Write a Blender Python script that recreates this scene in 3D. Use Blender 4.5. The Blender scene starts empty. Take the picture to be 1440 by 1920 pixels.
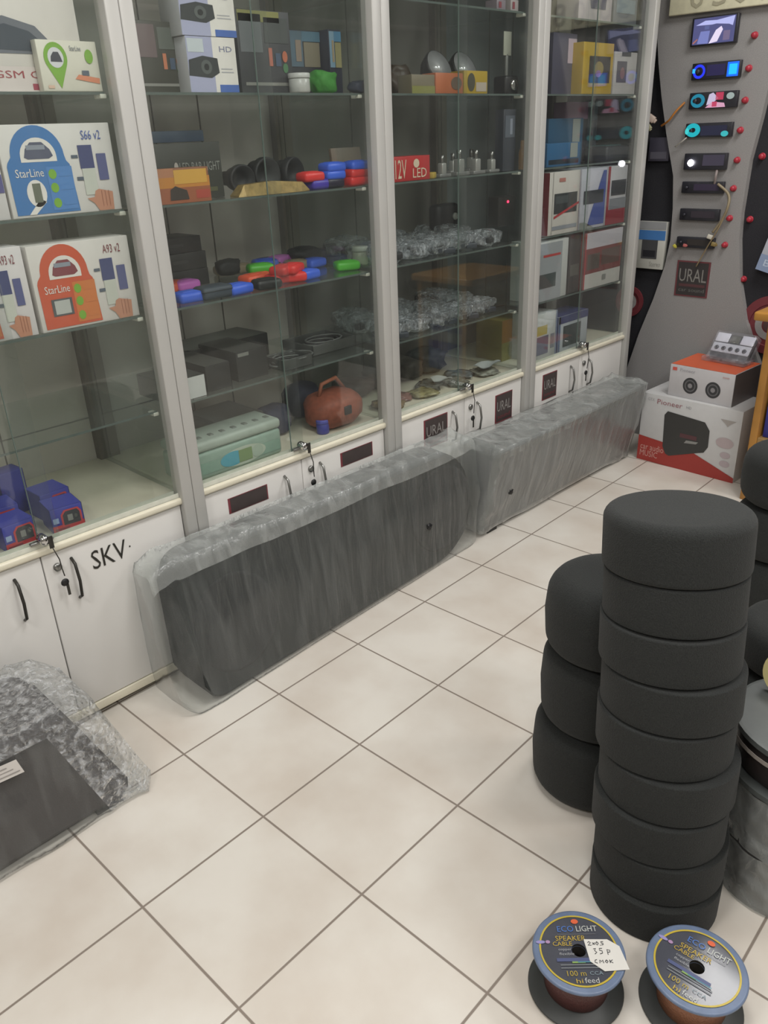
import bpy, bmesh, math, random
from mathutils import Vector, Matrix, noise
random.seed(11)
S = bpy.context.scene
COL = S.collection
R_ = math.radians

# ------------------------------------------------------------------ camera
CAM = Vector((1.9027, -0.4588, 1.4810))
YAW, PITCH, ROLL, FPX = -0.79484, -0.43970, -0.04236, 1501.9
F_ = Vector((math.sin(YAW)*math.cos(PITCH), math.cos(YAW)*math.cos(PITCH), math.sin(PITCH)))
r0 = Vector((math.cos(YAW), -math.sin(YAW), 0)); u0 = r0.cross(F_)
RX = math.cos(ROLL)*r0 + math.sin(ROLL)*u0
UX = -math.sin(ROLL)*r0 + math.cos(ROLL)*u0
cd = bpy.data.cameras.new('camera'); cam = bpy.data.objects.new('camera', cd); COL.objects.link(cam)
cd.sensor_fit = 'VERTICAL'; cd.sensor_height = 36; cd.lens = FPX/1920*36; cd.clip_start = .02
m3 = Matrix((RX, UX, -F_)).transposed()
cam.matrix_world = Matrix.Translation(CAM) @ m3.to_4x4()
S.camera = cam

# ------------------------------------------------------------------ light
S.view_settings.view_transform = 'Standard'; S.view_settings.look = 'None'
S.view_settings.gamma = 1; S.view_settings.use_curve_mapping = False
S.view_settings.exposure = 0.0
S.cycles.transparent_max_bounces = 40
w = bpy.data.worlds.new('world'); S.world = w; w.use_nodes = True
w.node_tree.nodes['Background'].inputs[0].default_value = (.92, .96, 1, 1)
w.node_tree.nodes['Background'].inputs[1].default_value = .10
def lamp(x, y, z, sx, sy, e, col=(1, .985, .965)):
    l = bpy.data.lights.new('ceiling_lamp', 'AREA'); l.shape = 'RECTANGLE'; l.size = sx; l.size_y = sy
    l.energy = e; l.color = col
    o = bpy.data.objects.new('ceiling_lamp', l); COL.objects.link(o); o.location = (x, y, z)
LE = 23
for yy in (-1.3, .6, 2.5):
    lamp(1.12, yy, 2.66, .6, .6, LE)
    lamp(2.75, yy, 2.66, .6, .6, LE)

# ------------------------------------------------------------------ helpers: measuring
def ray(px, py): return F_ + RX*((px-720)/FPX) - UX*((py-960)/FPX)
def on(ax, px, py, c):
    d = ray(px, py); return CAM + d*((c-CAM[ax])/d[ax])
def atx(px, py, c): return on(0, px, py, c)
def aty(px, py, c): return on(1, px, py, c)
def atz(px, py, c): return on(2, px, py, c)

# ------------------------------------------------------------------ helpers: materials
def lin(h):
    h = h.lstrip('#'); c = [int(h[i:i+2], 16)/255 for i in (0, 2, 4)]
    return tuple(((v+.055)/1.055)**2.4 if v > .04045 else v/12.92 for v in c) + (1,)
MC = {}
def mat(hexc, rough=.5, metal=0, emit=0, var=.06, bump=0, scale=40, sheen=0):
    k = (hexc, rough, metal, emit, var, bump, scale, sheen)
    if k in MC: return MC[k]
    m = bpy.data.materials.new('surface_'+hexc.lstrip('#')); m.use_nodes = True
    nt = m.node_tree; b = nt.nodes['Principled BSDF']; c = lin(hexc)
    b.inputs['Roughness'].default_value = rough; b.inputs['Metallic'].default_value = metal
    if emit:
        b.inputs['Base Color'].default_value = (0, 0, 0, 1)
        b.inputs['Emission Color'].default_value = c; b.inputs['Emission Strength'].default_value = emit
    else:
        tc = nt.nodes.new('ShaderNodeTexCoord'); n = nt.nodes.new('ShaderNodeTexNoise')
        n.inputs['Scale'].default_value = scale; n.inputs['Detail'].default_value = 3
        nt.links.new(tc.outputs['Object'], n.inputs['Vector'])
        r = nt.nodes.new('ShaderNodeValToRGB')
        r.color_ramp.elements[0].position = .3; r.color_ramp.elements[1].position = .7
        r.color_ramp.elements[0].color = tuple(v*(1-var) for v in c[:3])+(1,)
        r.color_ramp.elements[1].color = tuple(min(1, v*(1+var)) for v in c[:3])+(1,)
        nt.links.new(n.outputs['Fac'], r.inputs[0]); nt.links.new(r.outputs[0], b.inputs['Base Color'])
        if bump:
            bp = nt.nodes.new('ShaderNodeBump'); bp.inputs['Strength'].default_value = bump
            bp.inputs['Distance'].default_value = .002
            nt.links.new(n.outputs['Fac'], bp.inputs['Height']); nt.links.new(bp.outputs[0], b.inputs['Normal'])
        if sheen: b.inputs['Sheen Weight'].default_value = sheen
    MC[k] = m; return m

def see_through(name, tint, haze, hazecol, rough, streak=0, bump=0, bscale=20, stretch=(1, 1, 1), crink=0):
    """clear sheet: transparent + fresnel gloss + a little haze or milkiness"""
    m = bpy.data.materials.new(name); m.use_nodes = True; nt = m.node_tree
    nt.nodes.remove(nt.nodes['Principled BSDF']); out = nt.nodes['Material Output']
    N, L = nt.nodes.new, nt.links.new
    t = N('ShaderNodeBsdfTransparent'); t.inputs[0].default_value = tint
    g = N('ShaderNodeBsdfGlossy'); g.inputs['Roughness'].default_value = rough
    g.inputs['Color'].default_value = (1, 1, 1, 1)
    d = N('ShaderNodeBsdfDiffuse'); d.inputs[0].default_value = hazecol
    tc = N('ShaderNodeTexCoord'); mp = N('ShaderNodeMapping'); mp.inputs['Scale'].default_value = stretch
    L(tc.outputs['Object'], mp.inputs[0])
    n = N('ShaderNodeTexNoise'); n.inputs['Scale'].default_value = bscale; n.inputs['Detail'].default_value = 5
    n.inputs['Distortion'].default_value = .6; L(mp.outputs[0], n.inputs['Vector'])
    mr = N('ShaderNodeMapRange'); mr.inputs['From Min'].default_value = .45; mr.inputs['From Max'].default_value = .75
    mr.inputs['To Min'].default_value = haze; mr.inputs['To Max'].default_value = haze+streak
    L(n.outputs['Fac'], mr.inputs[0])
    m1 = N('ShaderNodeMixShader'); L(mr.outputs[0], m1.inputs[0]); L(t.outputs[0], m1.inputs[1]); L(d.outputs[0], m1.inputs[2])
    fr = N('ShaderNodeFresnel'); ge = N('ShaderNodeNewGeometry'); io = N('ShaderNodeMapRange')   # same gloss from either side
    io.inputs['To Min'].default_value = 1.42; io.inputs['To Max'].default_value = 1/1.42
    L(ge.outputs['Backfacing'], io.inputs[0]); L(io.outputs[0], fr.inputs[0])
    m2 = N('ShaderNodeMixShader'); L(fr.outputs[0], m2.inputs[0]); L(m1.outputs[0], m2.inputs[1]); L(g.outputs[0], m2.inputs[2])
    if bump:
        h = n.outputs['Fac']
        if crink:
            v = N('ShaderNodeTexVoronoi'); v.inputs['Scale'].default_value = crink; v.feature = 'DISTANCE_TO_EDGE'
            L(tc.outputs['Object'], v.inputs['Vector'])
            ad = N('ShaderNodeMath'); ad.operation = 'MULTIPLY_ADD'; ad.inputs[1].default_value = .8
            L(v.outputs['Distance'], ad.inputs[0]); L(n.outputs['Fac'], ad.inputs[2]); h = ad.outputs[0]
        bp = N('ShaderNodeBump'); bp.inputs['Strength'].default_value = bump; bp.inputs['Distance'].default_value = .02
        L(h, bp.inputs['Height']); L(bp.outputs[0], g.inputs['Normal']); L(bp.outputs[0], fr.inputs['Normal'])
        L(bp.outputs[0], d.inputs['Normal'])
    L(m2.outputs[0], out.inputs[0])
    return m
GLASS = see_through('door_glass', (.94, .955, .945, 1),   .012, (.66, .67, .65, 1), .02, .022, 0, 1.6, (1, 4, 1))  # base haze imitates the camera's veil over dark interiors; streaks belong to the glass
SHELFG = see_through('shelf_glass', (.92, .95, .935, 1), .03, (.62, .66, .64, 1), .05, .02)
FILM = see_through('stretch_film', (.95, .96, .96, 1), .045, (.70, .73, .71, 1), .20, .06, .45, 9, (1.3, 3.2, .45))
FILMT = see_through('brightened_film', (.9, .92, .91, 1), .24, (.72, .75, .73, 1), .16, .16, .6, 14, (1.3, 1.6, .6))  # extra haze paints overhead light onto enclosure tops; also brightens the reel wrap
FILMB = see_through('pale_stretch_film', (.95, .96, .96, 1), .22, (.70, .72, .71, 1), .22, .14, .45, 9, (1, 2.6, .4))
CRINK = see_through('crinkled_film', (.95, .96, .96, 1), .10, (.88, .90, .91, 1), .07, .45, 1.0, 46, (1, 1, 1), 55)
BAGM = see_through('clear_bag', (.9, .92, .93, 1), .16, (.78, .82, .86, 1), .12, .5, 1.0, 40, (1, 1, 1), 60)
CLAM = see_through('clear_plastic', (.93, .94, .96, 1), .08, (.9, .9, .95, 1), .08, .15, .4, 30)

WHITE = mat('d9d6d0', .35, var=.015, scale=4); DOORW = mat('d6d4d0', .3, var=.02, scale=3)
CREAM = mat('d9d3bf', .35, var=.02); ALU = mat('b4b3af', .45, .15, var=.02, scale=8); ALUD = mat('6b6459', .5, .2)
CHROME = mat('c8c8c8', .12, 1); STEEL = mat('8d8d8a', .3, .9); BLACK = mat('1b1b1c', .45); BLK2 = mat('2a2b2c', .55)
KEYM = mat('3c3a36', .4, .5); CLIPM = mat('cfd0c4', .4); EDGEG = mat('5d6b65', .3, var=.02)
RED = mat('c43138', .5); STK = mat('433a39', .5); STKR = mat('7d3b42', .5); LETG = mat('8f8b88', .5)
CARPET = mat('242625', .95, var=.35, bump=.8, scale=420, sheen=.05)
CARP2 = mat('252826', .9, var=.22, bump=.6, scale=300)
CARP3 = mat('3c3e3c', .9, var=.15, bump=.5, scale=300)
CARP4 = mat('363130', .9, var=.2, bump=.5, scale=300)

# ------------------------------------------------------------------ helpers: meshes
_txt = {}
def text_mesh(s):
    if s not in _txt:
        cu = bpy.data.curves.new('lettering', 'FONT'); cu.body = s; cu.resolution_u = 2
        o = bpy.data.objects.new('lettering', cu); COL.objects.link(o)
        me = o.evaluated_get(bpy.context.evaluated_depsgraph_get()).to_mesh()
        vs = [v.co.copy() for v in me.vertices]; fs = [tuple(p.vertices) for p in me.polygons]
        bpy.data.objects.remove(o); bpy.data.curves.remove(cu)
        x0 = min(v.x for v in vs); x1 = max(v.x for v in vs); y0 = min(v.y for v in vs); y1 = max(v.y for v in vs)
        _txt[s] = ([((v.x-x0)/(x1-x0), (v.y-y0)/(y1-y0)) for v in vs], fs)
    return _txt[s]

class MB:
    def __init__(s): s.v = []; s.f = []; s.m = []; s.mi = []; s.sm = []
    def add(s, vs, fs, m, smooth=False):
        if m not in s.m: s.m.append(m)
        i = s.m.index(m); b = len(s.v); s.v += [Vector(v) for v in vs]
        for f in fs: s.f.append([b+k for k in f]); s.mi.append(i); s.sm.append(smooth)
    def box(s, x0, y0, z0, x1, y1, z1, m, bev=0, M=None, seg=2):
        c = Vector(((x0+x1)/2, (y0+y1)/2, (z0+z1)/2)); d = (abs(x1-x0), abs(y1-y0), abs(z1-z0))
        T = Matrix.Translation(c) @ Matrix.Diagonal((*d, 1)); T = M @ T if M else T
        if not bev:
            vs = [T @ Vector((a, b, e)) for a in (-.5, .5) for b in (-.5, .5) for e in (-.5, .5)]
            s.add(vs, [(0, 1, 3, 2), (4, 6, 7, 5), (0, 4, 5, 1), (2, 3, 7, 6), (0, 2, 6, 4), (1, 5, 7, 3)], m); return
        bm = bmesh.new(); bmesh.ops.create_cube(bm, size=1)
        for v in bm.verts: v.co = Vector((v.co.x*d[0], v.co.y*d[1], v.co.z*d[2]))
        bmesh.ops.bevel(bm, geom=bm.edges[:], offset=bev, segments=seg, profile=.5, affect='EDGES')
        T = Matrix.Translation(c); T = M @ T if M else T
        bm.verts.index_update()
        s.add([T @ v.co for v in bm.verts], [[v.index for v in f.verts] for f in bm.faces], m, True); bm.free()
    def loft(s, rings, m, smooth=False, caps=True, closed=True):
        n = len(rings[0]); vs = [p for r in rings for p in r]; fs = []
        for i in range(len(rings)-1):
            for j in range(n if closed else n-1):
                k = (j+1) % n; fs.append((i*n+j, i*n+k, (i+1)*n+k, (i+1)*n+j))
        if caps: fs += [tuple(range(n))[::-1], tuple((len(rings)-1)*n+j for j in range(n))]
        s.add(vs, fs, m, smooth)
    def lathe(s, prof, m, seg=40, M=None, smooth=True, caps=True):
        M = M or Matrix()
        s.loft([[M @ Vector((r*math.cos(2*math.pi*j/seg), r*math.sin(2*math.pi*j/seg), z)) for j in range(seg)] for r, z in prof], m, smooth, caps)
    def tube(s, pts, r, m, seg=8):
        pts = [Vector(p) for p in pts]; rings = []
        for i, p in enumerate(pts):
            t = (pts[min(i+1, len(pts)-1)]-pts[max(i-1, 0)]).normalized()
            a = t.orthogonal().normalized() if i == 0 else (a - t*a.dot(t)).normalized()
            b = t.cross(a)
            rings.append([p + (a*math.cos(2*math.pi*j/seg)+b*math.sin(2*math.pi*j/seg))*r for j in range(seg)])
        s.loft(rings, m, True)
    def prism(s, pts, y0, y1, m, ax=1):
        def P(a, b, c): return (a, c, b) if ax == 1 else ((c, a, b) if ax == 0 else (a, b, c))
        s.loft([[P(a, b, y0) for a, b in pts], [P(a, b, y1) for a, b in pts]], m)
    def build(s, name, parent=None, loc=(0, 0, 0), rz=0):
        me = bpy.data.meshes.new(name); me.from_pydata(s.v, [], s.f)
        for m in s.m: me.materials.append(m)
        me.polygons.foreach_set('material_index', s.mi); me.polygons.foreach_set('use_smooth', s.sm)
        me.update()
        bm = bmesh.new(); bm.from_mesh(me); bmesh.ops.recalc_face_normals(bm, faces=bm.faces[:]); bm.to_mesh(me); bm.free()
        o = bpy.data.objects.new(name, me); COL.objects.link(o); o.location = loc; o.rotation_euler = (0, 0, rz)
        if parent: o.parent = parent
        return o

class Face:
    """prints flat graphics on a face; coordinates are fractions of the face"""
    def __init__(s, mb, O, U, V):
        s.mb = mb; s.O = Vector(O); s.U = Vector(U); s.V = Vector(V); s.N = s.U.cross(s.V).normalized()
    def p(s, u, v, l): return s.O + s.U*u + s.V*v + s.N*(.0006*l)
    def poly(s, pts, m, l=1): s.mb.add([s.p(u, v, l) for u, v in pts], [tuple(range(len(pts)))], m)
    def rect(s, a, b, c, d, m, l=1): s.poly([(a, b), (c, b), (c, d), (a, d)], m, l)
    def ell(s, u, v, ru, rv, m, l=1, n=22, a0=0, a1=2*math.pi):
        s.poly([(u+ru*math.cos(a0+(a1-a0)*k/n), v+rv*math.sin(a0+(a1-a0)*k/n)) for k in range(n)], m, l)
    def ring(s, u, v, ru, rv, t, m, l=1, n=36):
        P = []; 
        for k in range(n):
            a = 2*math.pi*k/n; P += [s.p(u+ru*math.cos(a), v+rv*math.sin(a), l), s.p(u+ru*t*math.cos(a), v+rv*t*math.sin(a), l)]
        s.mb.add(P, [(2*k, (2*k+2) % (2*n), (2*k+3) % (2*n), 2*k+1) for k in range(n)], m)
    def text(s, t, u0, v0, u1, v1, m, l=2):
        vs, fs = text_mesh(t); s.mb.add([s.p(u0+(u1-u0)*a, v0+(v1-v0)*b, l) for a, b in vs], fs, m)

def tag(o, label, cat, group=None, kind=None):
    o['label'] = label; o['category'] = cat
    if group: o['group'] = group
    if kind: o['kind'] = kind
    return o
def struct(o): o['kind'] = 'structure'; return o
def empty(name, loc, label, cat, group=None, rz=0):
    o = bpy.data.objects.new(name, None); COL.objects.link(o); o.location = loc; o.rotation_euler = (0, 0, rz)
    o.empty_display_size = .05
    return tag(o, label, cat, group)
def copy_tree(o, parent=None):
    c = o.copy(); COL.objects.link(c); c.parent = parent
    for ch in list(o.children): copy_tree(ch, c)
    return c

# ------------------------------------------------------------------ structure
def floor_material():
    m = bpy.data.materials.new('floor_tiles'); m.use_nodes = True; nt = m.node_tree; b = nt.nodes['Principled BSDF']
    N, L = nt.nodes.new, nt.links.new
    tc = N('ShaderNodeTexCoord'); sx = N('ShaderNodeSeparateXYZ'); L(tc.outputs['Object'], sx.inputs[0])
    def edge(o):
        a = N('ShaderNodeMath'); a.operation = 'MULTIPLY'; a.inputs[1].default_value = 3; L(o, a.inputs[0])
        f = N('ShaderNodeMath'); f.operation = 'PINGPONG'; f.inputs[1].default_value = .5; L(a.outputs[0], f.inputs[0])
        return f.outputs[0]
    mn = N('ShaderNodeMath'); mn.operation = 'MINIMUM'; L(edge(sx.outputs[0]), mn.inputs[0]); L(edge(sx.outputs[1]), mn.inputs[1])
    g = N('ShaderNodeMapRange'); g.inputs['From Min'].default_value = .0055; g.inputs['From Max'].default_value = .0105
    L(mn.outputs[0], g.inputs[0])
    n = N('ShaderNodeTexNoise'); n.inputs['Scale'].default_value = 3.2; n.inputs['Detail'].default_value = 6; L(tc.outputs['Object'], n.inputs['Vector'])
    r = N('ShaderNodeValToRGB'); L(n.outputs['Fac'], r.inputs[0])
    r.color_ramp.elements[0].position = .3; r.color_ramp.elements[1].position = .62
    r.color_ramp.elements[0].color = lin('c6bcb0'); r.color_ramp.elements[1].color = lin('d8d3ca')
    # small dark scuffs
    v = N('ShaderNodeTexVoronoi'); v.inputs['Scale'].default_value = 2.1; L(tc.outputs['Object'], v.inputs['Vector'])
    vs = N('ShaderNodeMapRange'); vs.inputs['From Min'].default_value = .012; vs.inputs['From Max'].default_value = .03; L(v.outputs['Distance'], vs.inputs[0])
    mx0 = N('ShaderNodeMixRGB'); mx0.inputs[1].default_value = lin('77716a'); L(vs.outputs[0], mx0.inputs[0]); L(r.outputs[0], mx0.inputs[2])
    mx = N('ShaderNodeMixRGB'); mx.inputs[1].default_value = lin('857a70'); L(g.outputs[0], mx.inputs[0]); L(mx0.outputs[0], mx.inputs[2])
    L(mx.outputs[0], b.inputs['Base Color']); b.inputs['Roughness'].default_value = .38
    bp = N('ShaderNodeBump'); bp.inputs['Strength'].default_value = .25; bp.inputs['Distance'].default_value = .002
    L(g.outputs[0], bp.inputs['Height']); L(bp.outputs[0], b.inputs['Normal'])
    return m
mb = MB(); mb.box(-5, -5, -.04, 5, 5, 0, floor_material())
struct(mb.build('floor', loc=(.98694, 0, 0), rz=.02918))
WALLM = mat('b9b4ab', .8, var=.03, scale=3); CEILM = mat('dcdad5', .9, var=.02); DARKW = mat('26262b', .9, var=.2, bump=.3, scale=200)
def wall(name, a, m=WALLM):
    mb = MB(); mb.box(*a, m); return struct(mb.build(name))
wall('wall_back', (-.66, -2.4, 0, -.56, 3.5, 2.72))
wall('wall_end', (-.56, 3.40, 0, 3.4, 3.5, 2.72), DARKW)
wall('wall_right', (3.4, -2.4, 0, 3.5, 3.5, 2.72), mat('8d8982', .8))
wall('wall_front', (-.56, -2.5, 0, 3.4, -2.4, 2.72), mat('8d8982', .8))
wall('ceiling', (-.66, -2.5, 2.72, 3.5, 3.5, 2.82), CEILM)

# ------------------------------------------------------------------ display cabinets
YB = [-.192, .633, 1.468, 2.290, 3.112]
ZL = .565; SH = [.818, 1.078, 1.339, 1.597, 1.853]; ZTOP = 2.10; DEP = .50
BACKM = [mat('bdb7ae', .7, var=.03, scale=2), mat('b3ada6', .7, var=.04, scale=2), mat('726f68', .7, var=.04, scale=2), mat('6d7071', .7, var=.04, scale=2)]
SEAM = mat('4a4640', .8)
CABL = ['white glass display cabinet nearest the camera, with black lettering on its door',
        'white glass display cabinet behind the large dark wrapped box, holding bright key covers',
        'white glass display cabinet holding clear parts bags, third along the row',
        'white glass display cabinet at the far end of the row, holding boxed car radios']
def sticker(door, ya, za, yb_, zb_, xw, letters=True):
    mb = MB(); mb.box(xw, ya, za, xw+.0012, yb_, zb_, STKR)
    f = Face(mb, (xw+.0013, ya, za), (0, yb_-ya, 0), (0, 0, zb_-za)); f.rect(.05, .04, .97, .97, STK, 1)
    if letters:
        f.text('URAL', .1, .4, .9, .75, LETG, 2); f.text('sound', .14, .14, .86, .28, STKR, 2)
    return mb.build('sticker', door)
def bow_handle(mb, y, z0, z1, m, x=.0):
    mb.tube([(x, y, z0), (x+.018, y, z0+.012), (x+.026, y, (z0+z1)/2), (x+.018, y, z1-.012), (x, y, z1)], .0042, m)
def cabinet(i):
    y0, y1 = YB[i], YB[i+1]; ym = (y0+y1)/2; xd = -.006
    c = empty('display_cabinet', (0, ym, 0), CABL[i], 'display cabinet', 'display cabinets in a row'); P = []
    def add(mb, name, par=None): 
        o = mb.build(name, par or c)
        if not par: o.location = (0, -ym, 0)
        return o
    mb = MB()   # carcass
    mb.box(-DEP, y0+.002, .05, -.03, y0+.02, ZL-.02, WHITE); mb.box(-DEP, y1-.02, .05, -.03, y1-.002, ZL-.02, WHITE)
    mb.box(-DEP, y0+.02, .05, -.03, y1-.02, .068, WHITE); mb.box(-DEP, y0+.02, .068, -DEP+.012, y1-.02, ZL-.02, WHITE)
    add(mb, 'base_carcass')
    mb = MB(); mb.box(-DEP, y0+.03, .0, -.05, y1-.03, .05, BLACK); add(mb, 'plinth')
    mb = MB(); mb.box(-.03, y0+.036, .022, -.004, y1-.036, .05, CREAM, .003); add(mb, 'bottom_rail')
    mb = MB(); mb.box(-DEP, y0+.002, ZL-.02, .004, y1-.002, ZL, CREAM, .006); add(mb, 'ledge')
    ysplit = .183 if i == 0 else ym
    for k, (a, b) in enumerate(((y0+.038, ysplit-.0015), (ysplit+.0015, y1-.038))):
        mb = MB(); mb.box(-.03, a, .053, xd, b, ZL-.022, DOORW, .002); d = add(mb, 'cabinet_door'); P.append(d)
        mb = MB(); hy = (ysplit-.075) if k == 0 else (ysplit+.075)
        bow_handle(mb, hy, .39, .51, KEYM if i < 1 else STEEL, xd); add(mb, 'handle', d)
        if k:
            mb = MB(); mb.lathe([(.011, 0), (.011, .006), (.006, .008)], STEEL, 16, Matrix.Translation((xd, ysplit+.035, .50)) @ Matrix.Rotation(R_(90), 4, 'Y'))
            add(mb, 'door_lock', d)
    # posts
    for a, b in ((y0+.0005, y0+.036), (y1-.036, y1-.0005)):
        mb = MB(); mb.box(-.034, a, .0, .014, b, ZTOP, ALU, .003); add(mb, 'front_post')
    for a, b in ((y0+.002, y0+.034), (y1-.034, y1-.002)):
        mb = MB(); mb.box(-DEP, a, ZL, -DEP+.03, b, ZTOP, ALUD); add(mb, 'back_post')
    mb = MB(); mb.box(-DEP-.012, y0+.002, .05, -DEP-.001, y1-.002, ZTOP, BACKM[i])
    for zz in (.70, 1.02, 1.30): mb.box(-DEP-.001, y0+.034, zz, -DEP+.0005, y1-.034, zz+.004, SEAM)
    for yy in (.42, .62): mb.box(-DEP-.001, y0+(y1-y0)*yy, ZL, -DEP+.0008, y0+(y1-y0)*yy+.004, ZTOP, SEAM)
    add(mb, 'back_panel')
    mb = MB(); mb.box(-DEP+.03, y1-.022, ZL+.001, -.036, y1-.017, ZTOP-.02, SHELFG); add(mb, 'side_glass')
    mb = MB(); mb.box(-DEP, y0+.002, ZTOP, .014, y1-.002, ZTOP+.03, ALU); add(mb, 'top_cap')
    # sliding glass
    for k, (a, b, x) in enumerate(((y0+.037, ym+.03, -.026), (ym-.03, y1-.037, -.012))):
        mb = MB(); mb.box(x-.004, a, ZL+.006, x, b, ZTOP-.01, GLASS)
        if k: mb.box(x-.0042, a-.0008, ZL+.006, x+.0002, a+.0008, ZTOP-.01, EDGEG)
        o = add(mb, 'sliding_glass_door')
        if i == 3:   # last pair turned a little to shift the radio lights' reflections
            th = R_(1.4); o.matrix_basis = o.matrix_basis @ Matrix.Translation((x, (a+b)/2, 0)) @ Matrix.Rotation(th, 4, 'Z') @ Matrix.Translation((-x, -(a+b)/2, 0))
    mb = MB(); mb.box(-.034, y0+.037, ZL, -.030, y1-.037, ZL+.014, CLIPM); mb.box(-.009, y0+.037, ZL, -.006, y1-.037, ZL+.014, CLIPM)
    mb.box(-.034, y0+.037, ZL, -.006, y1-.037, ZL+.003, CLIPM); add(mb, 'glass_track')
    # shelves
    for k, z in enumerate(SH):
        if i == 0 and k == 0: pass
        mb = MB(); mb.box(-DEP+.032, y0+.04, z-.006, -.045, y1-.04, z, SHELFG)
        mb.box(-.0452, y0+.04, z-.006, -.0446, y1-.04, z, mat('5b6661', .3)); s = add(mb, 'glass_shelf')
        for yy in (y0+.036, y1-.052):
            mb = MB(); mb.box(-.075, yy, z-.014, -.042, yy+.016, z-.004, CLIPM, .002); add(mb, 'shelf_clip', s)
    # glass lock and keys
    ly = .215 if i == 0 else ym+.02
    mb = MB(); M = Matrix.Translation((-.010, ly-.02, ZL+.028)) @ Matrix.Rotation(R_(90), 4, 'Y')
    mb.lathe([(.0105, 0), (.0125, .004), (.0125, .03), (.010, .034)], CHROME, 20, M)
    mb.box(-.012, ly-.05, ZL+.014, .0, ly+.01, ZL+.022, STEEL, .002); lk = add(mb, 'glass_lock')
    mb = MB(); mb.box(.022, ly-.014, ZL+.004, .025, ly-.002, ZL+.038, KEYM, .001)
    mb.tube([(.026, ly-.008, ZL+.006), (.028, ly+.001, ZL-.03), (.0225, ly+.004, ZL-.06), (.018, ly+.008, ZL-.085)], .0016, KEYM, 6)
    mb.lathe([(.009, 0), (.011, .003), (.009, .006)], BLACK, 14, Matrix.Translation((.012, ly+.006, ZL-.105)) @ Matrix.Rotation(R_(90), 4, 'Y'))
    mb.box(.0125, ly+.008, ZL-.145, .0145, ly+.015, ZL-.108, KEYM); add(mb, 'keys', lk)
    if i == 0:
        mb = MB(); f = Face(mb, (xd, .31, .41), (0, .13, 0), (0, 0, .12)); f.text('SKV', 0, .34, .78, .80, KEYM, 2); f.rect(.85, .55, .88, .59, KEYM, 2)
        o = mb.build('door_lettering', P[1])
    if i == 1:
        sticker(P[0], .755, .455, .905, .505, xd, False); sticker(P[1], 1.218, .463, 1.37, .513, xd, False)
    if i == 2:
        sticker(P[0], 1.64, .40, 1.775, .515, xd); sticker(P[1], 2.075, .385, 2.19, .505, xd)
    if i == 3:
        sticker(P[0], 2.41, .40, 2.52, .515, xd)
    return c
for i in range(4): cabinet(i)

# ------------------------------------------------------------------ boxes of goods
def carton(name, label, cat, loc, w, d, h, body, draw=None, rz=0, group=None, top=None, side=None, bev=.0015, tilt=None, face='x'):
    """a printed carton standing on loc; its printed front looks along +x (face x) or -y (face y)"""
    mb = MB(); bm_ = mat(body, .45, var=.02)
    if face == 'x':
        mb.box(-d, -w/2, 0, 0, w/2, h, bm_, bev); F = Face(mb, (.0006, -w/2, 0), (0, w, 0), (0, 0, h))
        T = Face(mb, (-d, -w/2, h+.0005), (d, 0, 0), (0, w, 0)); E = Face(mb, (-d, w/2+.0005, 0), (0, 0, h), (d, 0, 0))
        E2 = Face(mb, (-d, -w/2-.0005, 0), (d, 0, 0), (0, 0, h))
    else:
        mb.box(-w/2, 0, 0, w/2, d, h, bm_, bev); F = Face(mb, (-w/2, -.0006, 0), (w, 0, 0), (0, 0, h))
        T = Face(mb, (-w/2, 0, h+.0005), (w, 0, 0), (0, d, 0)); E = Face(mb, (w/2+.0005, 0, 0), (0, d, 0), (0, 0, h))
        E2 = None
    if top: T.rect(.005, .005, .995, .995, mat(top, .45, var=.02), 1)
    if side: 
        E.rect(.005, .005, .995, .995, mat(side, .45, var=.02), 1)
        if E2: E2.rect(.005, .005, .995, .995, mat(side, .45, var=.02), 1)
    if draw: draw(F)
    o = mb.build(name, loc=loc, rz=rz)
    if tilt: o.rotation_euler = tilt
    return tag(o, label, cat, group)
def shelf_box(name, label, cat, x0, y0, x1, y1, zs, xf, d, body, draw=None, **k):
    """carton on a shelf (top of shelf zs), front at depth xf, spanning photo columns x0..x1, top near row y0"""
    ya = atx(x0, (y0+y1)/2, xf).y; yb = atx(x1, (y0+y1)/2, xf).y; h = atx((x0+x1)/2, y0, xf).z-zs
    c_ = min(range(4), key=lambda q: abs((YB[q]+YB[q+1])/2-(ya+yb)/2)); ya = max(ya, YB[c_]+.04); yb = min(yb, YB[c_+1]-.04)
    up = min([q for q in [ZL]+SH+[ZTOP] if q > zs+.02]); h = min(h, up-zs-.020)
    return carton(name, label, cat, (xf, (ya+yb)/2, zs+.0006), yb-ya, d, max(h, .015), body, draw, **k)
h_ = lambda c, **k: mat(c, .45, var=.02, **k)
Wp = h_('e4e0da'); Gr = h_('7cae3c'); Db = h_('3c3f4c'); Skin = h_('c08a70'); Tx = h_('55606e'); Lb = h_('b9c4dc'); Dk = h_('303234'); Or = h_('cf6540')
Z = [ZL]+SH

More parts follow.
